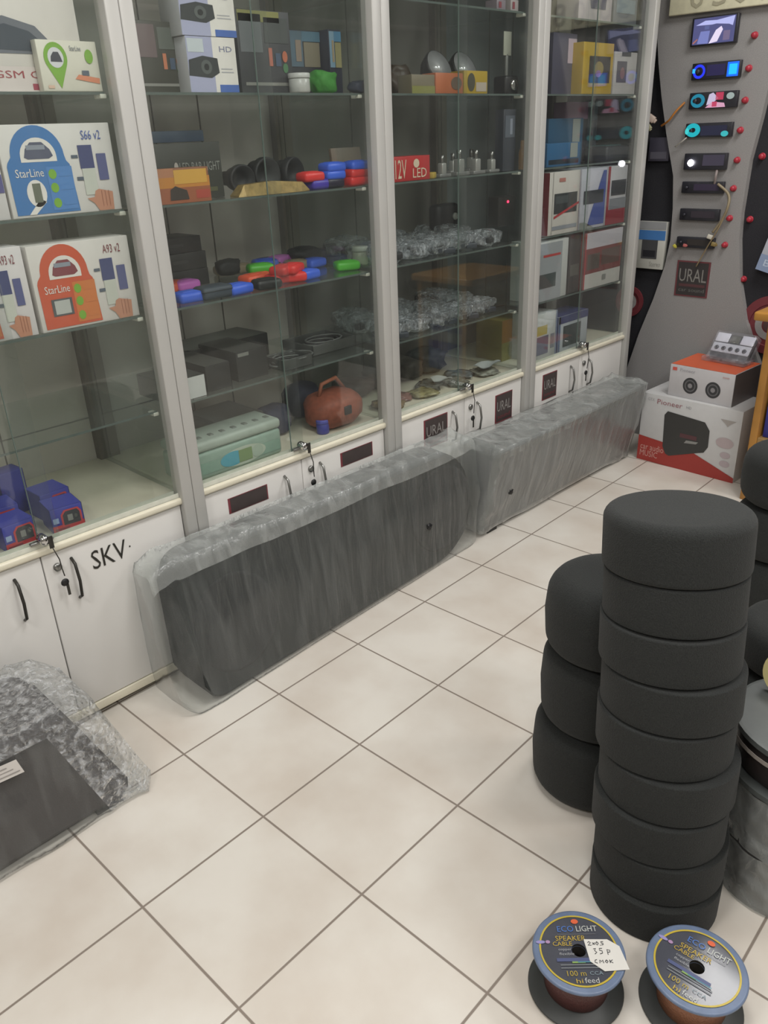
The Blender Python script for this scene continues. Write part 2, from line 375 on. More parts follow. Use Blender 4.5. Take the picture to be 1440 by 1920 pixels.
def lock_art(col, col2, car, code, remote):
    C1 = h_(col); C2 = h_(col2)
    def draw(F):
        P = [(.04, .03), (.60, .03), (.575, .56), (.55, .60)]
        P += [(.31+.23*math.cos(math.pi*k/16*1.0), .66+.33*math.sin(math.pi*k/16)) for k in range(17)] + [(.045, .60), (.035, .56)]
        F.poly(P, C1, 1); F.rect(.36, .06, .585, .54, C2, 2)
        F.poly([(.16, .60), (.47, .60)]+[(.315+.155*math.cos(math.pi*k/14), .66+.20*math.sin(math.pi*k/14)) for k in range(15)], Wp, 2)
        F.poly([(.19, .65), (.21, .74), (.26, .81), (.36, .81), (.42, .73), (.44, .66), (.40, .63), (.22, .63)], h_(car), 3)
        F.rect(.22, .73, .38, .78, h_('8d94a0'), 4)
        F.text('StarLine', .09, .44, .33, .53, Wp, 3)
        if remote == 'round': F.ell(.24, .26, .085, .15, Wp, 2); F.poly([(.14, .03), (.20, .03), (.31, .16), (.26, .2)], Wp, 2); F.rect(.21, .16, .28, .37, h_('6a6f60'), 3)
        else: F.rect(.13, .17, .33, .37, h_('55595c'), 3); F.rect(.155, .19, .305, .35, h_('b9bdb9'), 4)
        for v in (.46, .31, .14): F.ell(.405, v, .035, .055, Gr, 3); F.rect(.46, v-.03, .57, v+.03, h_(col2), 3)
        F.text(code, .72, .82, .90, .92, h_(car if remote != 'round' else '4c63a8'), 2)
        F.rect(.67, .50, .80, .76, h_('454c78'), 2); F.rect(.68, .20, .80, .50, h_('c9ccc2'), 2)
        F.rect(.83, .36, .92, .66, h_('5a5f8c'), 2); F.rect(.60, .62, .66, .655, Tx, 2); F.rect(.62, .37, .68, .41, Tx, 2)
        F.poly([(.68, .16), (.74, .10), (.78, .01), (.92, .01), (.93, .22), (.80, .26), (.765, .24), (.75, .17)], Skin, 3)
        for k in range(3): F.rect(.82+.033*k, .06, .825+.033*k, .24, h_('9c6450'), 4)
    return draw
def tracker_art(F):
    F.poly([(.30, .06)]+[(.28+.19*math.cos(a), .66+.30*math.sin(a)) for a in [-.45+k*(math.pi+.9)/16 for k in range(17)]], Gr, 1)
    F.ell(.28, .66, .13, .2, h_('d8d8dc'), 2); F.poly([(.19, .58), (.2, .68), (.25, .77), (.33, .77), (.36, .68), (.38, .58)], Db, 3)
    F.text('StarLine', .53, .80, .72, .90, Tx, 2); F.ell(.84, .70, .07, .14, Gr, 2)
    F.poly([(.55, .25), (.96, .16), (.97, .27), (.62, .34)], h_('d98a68'), 2); F.rect(.68, .32, .80, .42, Tx, 3); F.rect(.08, .06, .18, .12, h_('d8b9a4'), 2)
def bigbox_art(F):
    F.poly([(.0, .36), (.0, .62), (.25, .70), (.55, .62), (.66, .50), (.66, .36)], h_('6a6f78'), 1)
    F.poly([(.02, .40), (.05, .56), (.25, .63), (.48, .57), (.62, .45), (.62, .38)], h_('3c4652'), 2)
    F.ell(.14, .92, .07, .05, h_('707274'), 2); F.ell(.32, .92, .07, .05, h_('9a9a98'), 2)
    F.rect(0, .0, .72, .24, h_('d9cfcb'), 1); F.text('GSM GPS', .05, .13, .68, .20, h_('a04a50'), 2); F.rect(.42, .02, .72, .08, h_('a8485a'), 2)

SB = shelf_box
SB('alarm_box', 'large white carton with a dark car picture on the top left shelf', 'box', -40, -30, 148, 160, Z[4], -.075, .2, 'd9d4ce', bigbox_art, group='car alarm cartons in the nearest cabinet')
SB('tracker_box', 'small white carton with a green map pin around a car', 'box', 73, 77, 204, 158, Z[4], -.048, .024, 'dcd9cb', tracker_art, group='car alarm cartons in the nearest cabinet')
SB('alarm_box', 'white carton with a large blue padlock, nearest cabinet middle shelf', 'box', 4, 232, 228, 392, Z[3], -.05, .09, 'd9d6d2', lock_art('4379b4', '5586c2', '565b70', 'S66 v2', 'round'), group='car alarm cartons in the nearest cabinet')
SB('alarm_box', 'plain white carton end left of the blue padlock carton', 'box', -150, 240, 1, 400, Z[3], -.05, .09, 'd6d3d2', lambda F: F.rect(.9, .3, .99, .5, h_('5c5a8c'), 1), group='car alarm cartons in the nearest cabinet')
SB('alarm_box', 'white carton with a large orange padlock, nearest cabinet lower shelf', 'box', 61, 450, 264, 610, Z[2], -.05, .09, 'd9d5d0', lock_art('cb5a3b', 'd07a40', '84434a', 'A93 v2', 'lcd'), group='car alarm cartons in the nearest cabinet')
SB('alarm_box', 'white carton with a hand and phone left of the orange padlock carton', 'box', -125, 470, 57, 632, Z[2], -.05, .09, 'dad6d6', lock_art('cb5a3b', 'd07a40', '84434a', 'A93 v2', 'lcd'), group='car alarm cartons in the nearest cabinet')

# small blue and red camera boxes at the foot of the nearest cabinet
def cam_art(F):
    F.rect(0, 0, 1, .30, h_('c0343a'), 1); F.poly([(.30, .22), (.30, .70), (.42, .88), (.86, .88), (.95, .7), (.95, .22)], h_('c4454a'), 2)
    F.poly([(.36, .26), (.36, .68), (.46, .82), (.82, .82), (.89, .68), (.89, .26)], h_('3a3c42'), 3); F.rect(.5, .4, .66, .66, h_('8a8c88'), 4); F.ell(.76, .55, .05, .08, h_('5a5c58'), 4)
    F.rect(.04, .40, .22, .62, h_('9fb4d8'), 2); F.rect(.06, .1, .5, .18, h_('7d2a38'), 2)
BL = ['blue and red camera box in front, nearest the cabinet post', 'blue and red camera box in front, second from the cabinet post', 'blue and red camera box in front at the photo edge',
      'blue and red camera box right in the second row', 'blue and red camera box left in the second row', 'tall plain blue camera box standing at the back of the pile', 'blue and red camera box at the back by the photo edge']
for k, (px, py, z_, d) in enumerate([(130, 985, 0, 0), (40, 1008, 0, 0), (-50, 1032, 0, 0), (106, 943, 0, 0), (2, 950, 0, 0)]):
    p = atz(px, py, ZL)
    xf = [-.05, -.05, -.05, -.155, -.155][k]; yy = atx(px, py, xf).y
    carton('camera_box', BL[k], 'box', (xf, yy, ZL+.0006), .083, .085, .068 if k < 3 else .075, '4247a4', cam_art, rz=[-.12, .05, 0, .06, -.05][k], group='blue and red camera boxes', top='464cae', side='3d429c')
for k, (y_, h, dr) in enumerate([(.245, .125, None), (.11, .13, cam_art)]):
    carton('camera_box', BL[5+k], 'box', (-.26, y_, ZL+.0006), .07 if k == 0 else .12, .06, h, '3d4194', dr, group='blue and red camera boxes', side='34387c', rz=.1-.2*k)

# ------------------------------------------------------------------ second cabinet
def dash_art(F):
    F.rect(0, 0, .52, 1, h_('a9acc8'), 1); F.rect(.52, 0, 1, 1, Wp, 1); F.rect(.60, 0, 1, .14, h_('4a6cb4'), 2)
    F.poly([(.0, .30), (.02, .58), (.30, .66), (.60, .62), (.62, .36), (.45, .26)], h_('33383a'), 2); F.ell(.36, .46, .11, .13, h_('555b5a'), 3); F.ell(.36, .46, .05, .06, h_('1c2022'), 4)
    F.rect(.02, .72, .34, .96, h_('c3cbd0'), 2); F.text('HD', .66, .74, .92, .84, h_('7d7f9c'), 2); F.rect(.66, .36, .92, .38, h_('b0b0b4'), 2); F.rect(.66, .42, .90, .44, h_('b0b0b4'), 2)
SB('dash_camera_box', 'white and blue dash camera box, lower of two stacked upright', 'box', 352, 70, 443, 167, Z[4], -.05, .09, 'c9cace', dash_art, group='white and blue dash camera boxes')
zt = atx(398, 70, -.05).z
ya = atx(338, 36, -.05).y; yb = atx(440, 36, -.05).y
carton('dash_camera_box', 'white and blue dash camera box, upper of two stacked upright', 'box', (-.05, (ya+yb)/2, zt+.002), yb-ya, .09, SH[4]-.020-zt-.002, 'c9cace', dash_art, group='white and blue dash camera boxes')
def dark_art(a, b, c):
    def f(F):
        F.rect(.04, .50, .45, .95, h_(a), 1); F.rect(.5, .62, .95, .92, h_(b), 1); F.rect(.08, .1, .9, .14, h_('8a8a84'), 1)
        F.rect(.55, .34, .62, .56, h_(c), 2); F.rect(.68, .34, .78, .5, h_('48586e'), 2); F.ell(.86, .46, .05, .07, h_('b86a4c'), 2); F.ell(.86, .32, .05, .06, h_('4c7a52'), 2)
    return f
SB('recorder_box', 'dark recorder box with small coloured icons beside the first post', 'box', 249, 40, 345, 150, Z[4], -.10, .1, '45463f', dark_art('6e5f60', '5f655f', 'c47a58'))
SB('recorder_box', 'dark recorder box with a yellow top band behind the glass edge', 'box', 446, 20, 545, 150, Z[4], -.10, .1, '46474a', lambda F: (F.rect(.03, .86, .8, .99, h_('8c8a50'), 1), dark_art('6d7174', '4b4f4e', 'b46e5c')(F)))
def bath_art(F):
    F.rect(0, .0, .42, 1, h_('5f7482'), 1); F.rect(.40, .72, 1, 1, h_('5b7f94'), 2); F.rect(.45, .0, .97, .70, h_('8c8470'), 2); F.rect(.18, .15, .36, .75, h_('9a8a7c'), 3)
def bath_art2(F):
    F.rect(0, .0, .42, 1, h_('86a6bc'), 1); F.rect(.40, .72, 1, 1, h_('5a8cae'), 2); F.rect(.45, .0, .97, .70, h_('a09a6e'), 2); F.rect(.18, .15, .36, .75, h_('a89a80'), 3)
SB('lamp_box', 'pale blue and tan box, dimmer of the two hanging cards', 'box', 543, 57, 602, 168, Z[4], -.16, .05, '3c3e44', lambda F: bath_art(Face(F.mb, F.p(.02, .44, 1), F.U*.96, F.V*.54)))
SB('lamp_box', 'pale blue and tan box nearest the second post', 'box', 618, 57, 672, 165, Z[4], -.12, .05, '383b48', lambda F: bath_art2(Face(F.mb, F.p(.02, .42, 1), F.U*.96, F.V*.55)))
def lump(name, label, cat, loc, sx, sy, sz, m, seed=0, amp=.12, group=None, rz=0, parent=None, sub=3):
    mb = MB(); bm = bmesh.new(); bmesh.ops.create_icosphere(bm, subdivisions=sub, radius=1)
    for v in bm.verts:
        c = v.co; q = 1+amp*noise.noise(c*1.8+Vector((seed*3.1, seed, 0)))+amp*.5*noise.noise(c*5+Vector((seed, 7, 0)))
        e = Vector([math.copysign(abs(t)**.7, t) for t in c]); v.co = Vector((e.x*q*sx, e.y*q*sy, (e.z*q+1)*sz))
    zmin = min(v.co.z for v in bm.verts)
    bm.verts.index_update(); mb.add([v.co-Vector((0, 0, zmin)) for v in bm.verts], [[v.index for v in f.verts] for f in bm.faces], m, True); bm.free()
    o = mb.build(name, parent, loc, rz)
    return tag(o, label, cat, group) if label else o
def jar(name, label, cat, px, py, z, r, h, body, lid, group=None):
    p = atz(px, py, z); x = max(min(p.x, -.07), -.42); p = atx(px, py, x)
    c = empty(name, (x, p.y, z+.0006), label, cat, group)
    mb = MB(); mb.lathe([(r*.9, 0), (r, .004), (r, h*.7), (r*.9, h*.74)], mat(body, .3), 24); mb.build('jar_body', c)
    mb = MB(); mb.lathe([(r*1.03, h*.74), (r*1.05, h*.78), (r*1.05, h*.97), (r*.98, h)], mat(lid, .35), 24); mb.build('lid', c); return c
jar('plastic_tub', 'small white round tub beside a green bundle on the top shelf', 'tub', 562, 166, Z[4], .03, .05, 'b9bab6', 'c6c7c4')
p = atx(606, 166, -.10); lump('green_bundle', 'bright green cleaning cloth bundle next to the small white tub', 'cloth', (-.10, p.y, Z[4]+.0006), .03, .045, .03, mat('3f8a35', .7, bump=.5, scale=120), 3, .3)
p = atx(650, 162, -.13); lump('tool_pouch', 'dark blue grey pouch under the pale blue card near the second post', 'pouch', (-.075, p.y, Z[4]+.0006), .025, .035, .017, mat('3a3f4e', .6), 5, .2)

# middle shelf of the second cabinet
def sunset_art(F):
    F.rect(0, 0, 1, .45, h_('9a5a3c'), 1); F.rect(0, .45, 1, .75, h_('c08038'), 1); F.rect(.3, .55, .95, .95, h_('cfa048'), 2); F.rect(0, .75, .3, 1, h_('b07a5a'), 1)
    F.poly([(.18, .1), (.2, .4), (.3, .5), (.42, .42), (.52, .36), (.55, .1)], h_('3a332e'), 3); F.rect(.7, .1, .98, .35, h_('a8483a'), 2)
SB('light_bar_box', 'orange sunset picture box on the middle shelf by the first post', 'box', 296, 315, 392, 357, Z[3], -.05, .06, '8c5c40', sunset_art)
SB('light_bar_box', 'long dark box with a white printed line behind the sunset box', 'box', 284, 268, 415, 345, Z[3], -.14, .1, '3a3d38', lambda F: (F.rect(.04, .12, .9, .2, h_('55573c'), 1), F.text('LED BAR LIGHT', .38, .50, .97, .66, h_('8d908a'), 1), F.ell(.33, .58, .03, .09, h_('b0a8a0'), 2)))
zq = atx(345, 268, -.14).z
carton('light_bar_box', 'flat dark blue box lying on the long dark box', 'box', (-.145, atx(325, 262, -.14).y, zq+.002), .20, .085, .028, '33465a')
for k, (px, s, lb) in enumerate([(448, .040, 'left of three black ribbed shapes on the middle shelf'), (492, .048, 'middle of three black ribbed shapes on the middle shelf'), (540, .046, 'right of three black ribbed shapes on the middle shelf')]):
    p = atx(px, 340, -.2); mb = MB(); M = Matrix.Translation((0, 0, s)) @ Matrix.Rotation(R_(90), 4, 'Y')
    mb.lathe([(s*.5, -.10), (s*.55, -.04), (s*.8, -.03), (s*.85, .0), (s, .01), (s, .03), (s*.9, .035), (s*.6, .005), (s*.2, .0)], BLK2, 28, M)  # horn form stands in for unclear dark cylindrical lumps
    tag(mb.build('ribbed_shape', loc=(-.2, p.y, Z[3]+.0006), rz=.2*k-.2), lb, 'ribbed shape', 'black ribbed shapes')
p0 = atx(445, 362, -.06); p1 = atx(578, 352, -.06); mb = MB(); L_ = p1.y-p0.y
mb.loft([[(-.02, 0, 0), (.02, 0, 0), (.02, 0, .004), (-.02, 0, .004)], [(-.022, L_*.1, 0), (.022, L_*.1, 0), (.014, L_*.1, .03), (-.014, L_*.1, .03)], [(-.022, L_*.5, 0), (.022, L_*.5, 0), (.012, L_*.5, .035), (-.012, L_*.5, .035)],
         [(-.022, L_*.92, 0), (.022, L_*.92, 0), (.014, L_*.92, .026), (-.014, L_*.92, .026)], [(-.02, L_, 0), (.02, L_, 0), (.02, L_, .004), (-.02, L_, .004)]], mat('9c8450', .3, .3, var=.3, scale=60))
tag(mb.build('wiper_packet', loc=(-.075, p0.y, Z[3]+.0006)), 'long shiny gold packet lying at the front of the middle shelf', 'packet')

def fob(col):
    mb = MB(); mb.box(-.024, -.034, 0, .024, .034, .024, mat(col, .38, var=.04), .009, seg=3); mb.box(-.014, -.02, .0225, .014, .018, .0255, mat(col, .5, var=.12), .002)
    return mb
fobmesh = {}
NAMEC = {'4068dc': 'blue', 'e03c3a': 'red', '55b83c': 'green', 'e05c3e': 'orange', 'c868c4': 'pink', '2b2c2c': 'black', '3d4750': 'slate grey', '9a8a70': 'beige', '2e2c3c': 'dark violet', '4a3ca8': 'violet blue'}
def key_cover(px, py, z, col, label, dz=0, rz=None, x=None, s=1, grp='silicone key covers'):
    if x is None:
        p = atz(px, py, z+dz+.012); x = max(min(p.x, -.08), -.44)
    p = atx(px, py, x)
    if col not in fobmesh:
        o = fob(col).build('key_cover'); 
        pod = MB(); pod.tube([(0, .031, .01), (.004, .038, .01), (0, .043, .01), (-.004, .038, .01), (0, .031, .01)], .0018, STEEL, 6); pod.build('key_ring', o); fobmesh[col] = o
    else: o = copy_tree(fobmesh[col])
    o.location = (x, p.y, z+dz+.0006); o.rotation_euler = (0, 0, random.uniform(-.5, .5) if rz is None else rz); o.scale = (s, s, s)
    tag(o, label, 'key cover', grp)
z2 = Z[2]
for a in [(354, 558, '4068dc', 'blue key cover at the front left corner of its shelf', 0), (347, 536, 'c868c4', 'pink key cover just behind the front left blue one', 0), (327, 538, 'e05c3e', 'orange key cover against the first post', 0),
          (327, 519, '55b83c', 'green key cover against the first post', 0), (350, 512, 'e05c3e', 'orange key cover at the foot of the black stack', 0), (446, 543, '4068dc', 'blue key cover in front, right of the slate grey case', 0),
          (425, 508, '9a8a70', 'left beige key cover behind the slate grey case', 0), (452, 505, '9a8a70', 'right beige key cover behind the slate grey case', 0), (474, 525, 'e05c3e', 'orange key cover left of the green one in the middle', 0),
          (492, 520, 'e05c3e', 'orange key cover below the green one in the middle', 0), (488, 505, '55b83c', 'green key cover in the middle of the pile', .022), (500, 535, '2b2c2c', 'black key cover at the front below the red ones', 0), (497, 496, '4068dc', 'blue key cover behind the middle green one', .02),
          (524, 489, 'c868c4', 'pink key cover at the top middle of the pile', .012), (523, 523, 'e03c3a', 'red key cover, lower left of the four red ones', 0), (549, 520, 'e03c3a', 'red key cover, lower right of the four red ones', 0),
          (529, 508, 'e03c3a', 'red key cover, upper left of the four red ones', .024), (547, 505, 'e03c3a', 'red key cover, upper right of the four red ones', .024), (588, 494, '4068dc', 'blue key cover, upper of the two right of the red ones', 0), (574, 516, '4068dc', 'blue key cover, lower left of the two right of the red ones', 0),
          (556, 497, '9a8a70', 'beige key cover between the red and blue ones', 0), (611, 474, '2e2c3c', 'dark violet key cover at the back near the white tub', 0), (498, 474, '2b2c2c', 'black key cover standing behind the pink one', 0), (650, 499, '55b83c', 'bright green key cover beside the white tub', 0)]:
    key_cover(a[0], a[1], z2, a[2], a[3], a[4], s=1.22)
def black_stack(px0, px1, py, xf, zs, hs, labels, name, cat, grp, cols=('202122', '2a2b2a', '242526')):
    z = zs+.0006
    for k, h in enumerate(hs):
        ya = atx(px0, py, xf).y; yb = atx(px1, py, xf).y; j = random.uniform(-.012, .012)
        carton(name, labels[k], cat, (xf-abs(j), (ya+yb)/2+j, z), (yb-ya)*(1-.05*k), .13, h, cols[k % 3], lambda F: F.rect(.1, .4, .5, .6, h_('3c3d3c'), 1), group=grp); z += h+.0006
black_stack(316, 392, 468, -.31, z2, (.05, .05, .045), ['black box at the bottom of the stack by the key covers', 'black box in the middle of the stack by the key covers', 'black box on top of the stack by the key covers'], 'black_box', 'box', 'black boxes stacked by the key covers')
p = atx(401, 540, -.085); mb = MB(); mb.box(-.032, -.052, 0, .032, .052, .036, mat('3d4750', .5), .012, seg=3); mb.box(-.033, -.053, .022, .033, .053, .025, mat('2c343a', .5), .001)
tag(mb.build('zip_case', loc=(-.09, p.y, z2+.0006)), 'slate grey zipped case lying between two blue key covers', 'case')
p = atx(460, 492, -.3); lump('black_pouch', 'black soft pouch at the back of the key cover shelf', 'pouch', (-.40, p.y, z2+.0006), .03, .045, .026, BLK2, 9, .2)
p = atx(590, 466, -.36); lump('black_pouch', 'black soft pouch at the back behind the right blue key covers', 'pouch', (-.36, p.y-.05, z2+.0006), .05, .06, .03, BLK2, 13, .2)
jar('plastic_tub', 'off-white tub with a lid on the key cover shelf by the second post', 'tub', 676, 496, z2, .027, .06, 'b4b5a4', 'c4c5bb')
# red and blue covers at the right of the middle shelf
for a in [(582, 334, 'e03c3a', 'red key cover lying on a violet one beside the gold packet', .022), (596, 346, '4a3ca8', 'violet blue key cover under the red one beside the gold packet', 0), (620, 342, '2e2c3c', 'dark violet key cover at the foot of the blue stack', 0), (622, 325, '4068dc', 'blue key cover, lower of the stacked blue pair', .022),
          (622, 303, '4068dc', 'blue key cover, upper of the stacked blue pair', .044), (666, 335, 'e03c3a', 'red key cover, lower of the red pair by the second post', 0), (666, 315, 'e03c3a', 'red key cover, upper of the red pair by the second post', .022), (667, 294, '4068dc', 'blue key cover on top of the red pair by the second post', .044)]:
    key_cover(a[0], a[1], Z[3], a[2], a[3], a[4], rz=random.uniform(-.1, .1), x=-.09, s=1.15, grp='key covers on the middle shelf')
p = atx(668, 320, -.2)
carton('flat_folder', 'tan flat card folder leaning behind the red and blue key covers', 'folder', (-.18, p.y-.05, Z[3]+.0006), .13, .012, .11, '7c6c5e', None, tilt=(0, -.12, 0))

# low shelf of the second cabinet: flat black amplifier boxes
z1 = Z[1]
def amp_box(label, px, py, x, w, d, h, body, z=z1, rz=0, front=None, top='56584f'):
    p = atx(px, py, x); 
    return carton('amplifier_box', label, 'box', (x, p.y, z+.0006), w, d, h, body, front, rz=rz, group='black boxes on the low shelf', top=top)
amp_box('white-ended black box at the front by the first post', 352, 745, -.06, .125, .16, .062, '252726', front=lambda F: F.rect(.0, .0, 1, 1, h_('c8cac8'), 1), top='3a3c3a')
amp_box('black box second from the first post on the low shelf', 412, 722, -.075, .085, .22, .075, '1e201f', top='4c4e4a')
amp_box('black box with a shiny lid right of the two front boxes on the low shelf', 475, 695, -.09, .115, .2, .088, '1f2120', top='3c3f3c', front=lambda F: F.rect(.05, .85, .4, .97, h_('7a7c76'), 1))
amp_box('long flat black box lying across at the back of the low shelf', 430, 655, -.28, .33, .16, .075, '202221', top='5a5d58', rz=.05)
for k, (px, py, x, w, dd, lb) in enumerate([(600, 660, -.22, .2, .16, 'curved grey tray holding cables on the low shelf'), (540, 672, -.12, .12, .1, 'small grey tray beside the black shiny lidded box')]):
    p = atx(px, py, x); mb = MB(); 
    for q in range(9):
        a = q/8*math.pi; 
    mb.box(-dd/2, -w/2, 0, dd/2, w/2, .006, mat('3c3f3d', .4), .002)
    for (a, b, c, d) in ((-dd/2, -w/2, -dd/2+.006, w/2), (dd/2-.006, -w/2, dd/2, w/2), (-dd/2, -w/2, dd/2, -w/2+.006), (-dd/2, w/2-.006, dd/2, w/2)): mb.box(a, b, .004, c, d, .035, mat('464946', .35), .002)
    t = empty('cable_tray', (x, p.y, z1+.0006), lb, 'tray', 'trays on the low shelf'); mb.build('tray', t)
    mb = MB()
    for q in range(5):
        r = .03+.004*q; mb.tube([(r*1.1*math.cos(s/12*6.28), (r*1.6)*math.sin(s/12*6.28)+.01*q-.02, .012+.004*q) for s in range(13)], .003, BLACK if q % 2 else mat('6c6f6c', .4), 6)
    mb.build('cable_coil', t)

# foot of the second cabinet
p0 = atz(362, 893, ZL); p1 = atz(530, 845, ZL); yc = (atx(362, 880, -.05).y+atx(532, 840, -.05).y)/2; wd = atx(532, 840, -.05).y-atx(362, 880, -.05).y+.02
c = empty('storage_case', (-.055, yc-.01, ZL+.0006), 'mint green plastic case with a blue oval label at the cabinet foot', 'case')
mb = MB(); mb.box(-.13, -wd/2, 0, 0, wd/2, .085, mat('8fa89a', .4), .012, seg=3); 
f = Face(mb, (.0008, -wd/2, 0), (0, wd, 0), (0, 0, .085)); f.rect(.02, .2, .97, .62, mat('83a494', .4), 1)
f.ell(.57, .45, .24, .34, h_('b4c0b0'), 2, 32); f.ell(.46, .45, .13, .27, h_('3f9fb4'), 3, 28); f.rect(.52, .22, .66, .68, h_('748f5c'), 4); f.ell(.72, .45, .06, .24, h_('a5b6a6'), 4); mb.build('case_body', c)
mb = MB(); mb.box(-.132, -wd/2-.002, .086, .002, wd/2+.002, .118, mat('a6b3a8', .4), .012, seg=3)
for k in range(8): mb.box(-.05, -wd/2+.03+k*wd/8.5, .117, -.03, -wd/2+.045+k*wd/8.5, .121, mat('6f776f', .5), .002)
mb.build('lid', c)
for k, (px, py, x, s, col, lb) in enumerate([(508, 745, -.22, .050, '2c3048', 'dark blue fabric roll at the cabinet foot, left of two'), (562, 730, -.30, .058, '2a2d42', 'dark blue fabric roll at the cabinet foot, right of two')]):
    p = atx(px, py, x); lump('fabric_roll', lb, 'roll', (x, p.y, ZL+.0006), s, s*1.1, s*.95, mat(col, .8), 20+k, .25, 'dark blue fabric rolls')
p = atx(640, 790, -.13); c = empty('tool_bag', (-.13, p.y-.035, ZL+.0006), 'orange brown tool bag with a black clasp by the second post', 'bag')
lump('bag_body', None, None, (0, 0, 0), .08, .105, .062, mat('8c4c38', .6, var=.2, bump=.4, scale=60), 31, .10, parent=c)
mb = MB(); mb.box(.074, -.02, .055, .086, .012, .085, BLACK, .003); mb.build('clasp', c)
mb = MB(); mb.tube([(0, -.06, .115), (.0, -.045, .155), (0, .02, .165), (0, .06, .115)], .007, mat('9a5a40', .6)); mb.build('bag_handle', c)
jar('plastic_cup', 'small violet blue cup beside the orange brown tool bag', 'cup', 606, 812, ZL, .022, .05, '4d4f9c', '5c5eb0')
for k, (px, py, x, lb) in enumerate([(415, 765, -.3, 'grey flat metal plate at the back behind the mint green case'), ]):
    p = atx(px, py, x); mb = MB(); mb.box(-.1, -.10, 0, .1, .10, .10, mat('4c504d', .4), .008); f = Face(mb, (-.1, -.10, .1005), (.2, 0, 0), (0, .20, 0)); f.rect(.1, .1, .9, .9, mat('5c605c', .3), 1)
    tag(mb.build('metal_chassis', loc=(x, p.y, ZL+.0006)), lb, 'chassis')

# ------------------------------------------------------------------ third cabinet
def bag_contents(kind, k):
    mb = MB()
    for q in range(7):
        a = random.uniform(-.05, .05); b = random.uniform(-.045, .045); z = random.uniform(.004, .016); m = random.choice([BLK2, mat('4a5058', .4), mat('74787c', .3, .6), mat('3a4048', .4)])
        M = Matrix.Translation((b, a, z)) @ Matrix.Rotation(random.uniform(0, 3), 4, 'Z'); mb.box(-.012, -.022, -.004, .012, .022, .008, m, .003, M=M)
    return mb
proto_bags = []
def parts_bag(x, y, z, label, grp, rz=0, s=1):
    if len(proto_bags) < 3:
        k = len(proto_bags); c = empty('parts_bag', (0, 0, 0), label, 'bag', grp)
        lump('plastic_bag', None, None, (0, 0, 0), .055, .075, .018, BAGM, 40+k, .35, parent=c); bag_contents('', k).build('contents', c); proto_bags.append(c)
    else: c = copy_tree(proto_bags[random.randrange(3)])
    c.location = (x, y, z+.0008); c.rotation_euler = (0, 0, rz); c.scale = (s, s, s*1.7); tag(c, label, 'bag', grp)
ORD = ['first', 'second', 'third', 'fourth', 'fifth', 'sixth', 'seventh', 'eighth']
for zs, nm in ((Z[2], 'upper'), (Z[1], 'lower')):
    for row, x in ((0, -.115), (1, -.275), (2, -.41)):
        n = [5, 4, 3][row]
        for k in range(n):
            y = YB[2]+.12+(YB[3]-YB[2]-.24)*(k+(.15*row))/max(1, n-.6)
            parts_bag(x+random.uniform(-.01, .01), y, zs, f'{ORD[k]} clear parts bag from the left in the {["front", "middle", "back"][row]} row, {nm} bag shelf', 'clear parts bags in the third cabinet', random.uniform(-.5, .5), random.uniform(.92, 1.05))
# camera with a grey button on the upper bag shelf
p = atx(822, 410, -.37)
c = empty('dash_camera', (-.34, p.y+.0, Z[2]+.045), 'black round camera with a grey button standing behind the clear bags', 'camera')
mb = MB(); mb.box(-.03, -.07, 0, .03, .07, .10, BLACK, .02, seg=3); mb.build('camera_body', c)
mb = MB(); mb.lathe([(.014, 0), (.014, .006), (.010, .009)], mat('8c8e88', .4), 18, Matrix.Translation((.03, .03, .05)) @ Matrix.Rotation(R_(90), 4, 'Y')); mb.build('button', c)
p = atx(952, 378, -.2); c = empty('alarm_siren', (-.3, atx(952, 378, -.27).y, Z[2]+.03), 'dark alarm unit with a glowing red light on the upper bag shelf', 'alarm unit')
mb = MB(); mb.box(-.03, -.06, 0, .03, .06, .12, mat('3a2c2c', .6), .006); mb.build('unit_body', c)
q = atx(952, 378, -.27); mb = MB(); mb.lathe([(.005, 0), (.005, .003), (.003, .005)], mat('ff2a50', emit=6), 12, Matrix.Translation((.03, 0, q.z-Z[2]-.03)) @ Matrix.Rotation(R_(90), 4, 'Y')); mb.build('red_light', c)
# boxes on the higher shelf of the third cabinet
def lamp_art(a, b, c):
    def f(F): F.rect(0, 0, .42, 1, h_(a), 1); F.rect(.42, 0, 1, 1, h_(b), 1); F.ell(.5, .55, .2, .36, h_(c), 2); F.rect(.6, .08, .95, .45, h_('b8b0a0'), 2)
    return f
SB('bulb_box', 'tan and green bulb box, left of three small boxes', 'box', 772, 140, 815, 172, Z[4], -.055, .06, '7c7460', lambda F: F.rect(0, 0, 1, .4, h_('86864c'), 1), group='small bulb boxes')
SB('bulb_box', 'orange bulb box, middle of three small boxes', 'box', 817, 137, 868, 172, Z[4], -.055, .06, 'b86a44', lambda F: F.ell(.75, .5, .2, .32, h_('6c5c50'), 1), group='small bulb boxes')
SB('bulb_box', 'yellow bulb box, right of three small boxes', 'box', 870, 133, 914, 172, Z[4], -.055, .06, 'b0942c', lambda F: (F.ell(.3, .5, .16, .4, h_('4c4a3c'), 1), F.rect(.5, .1, .95, .5, h_('b4a89a'), 1)), group='small bulb boxes')
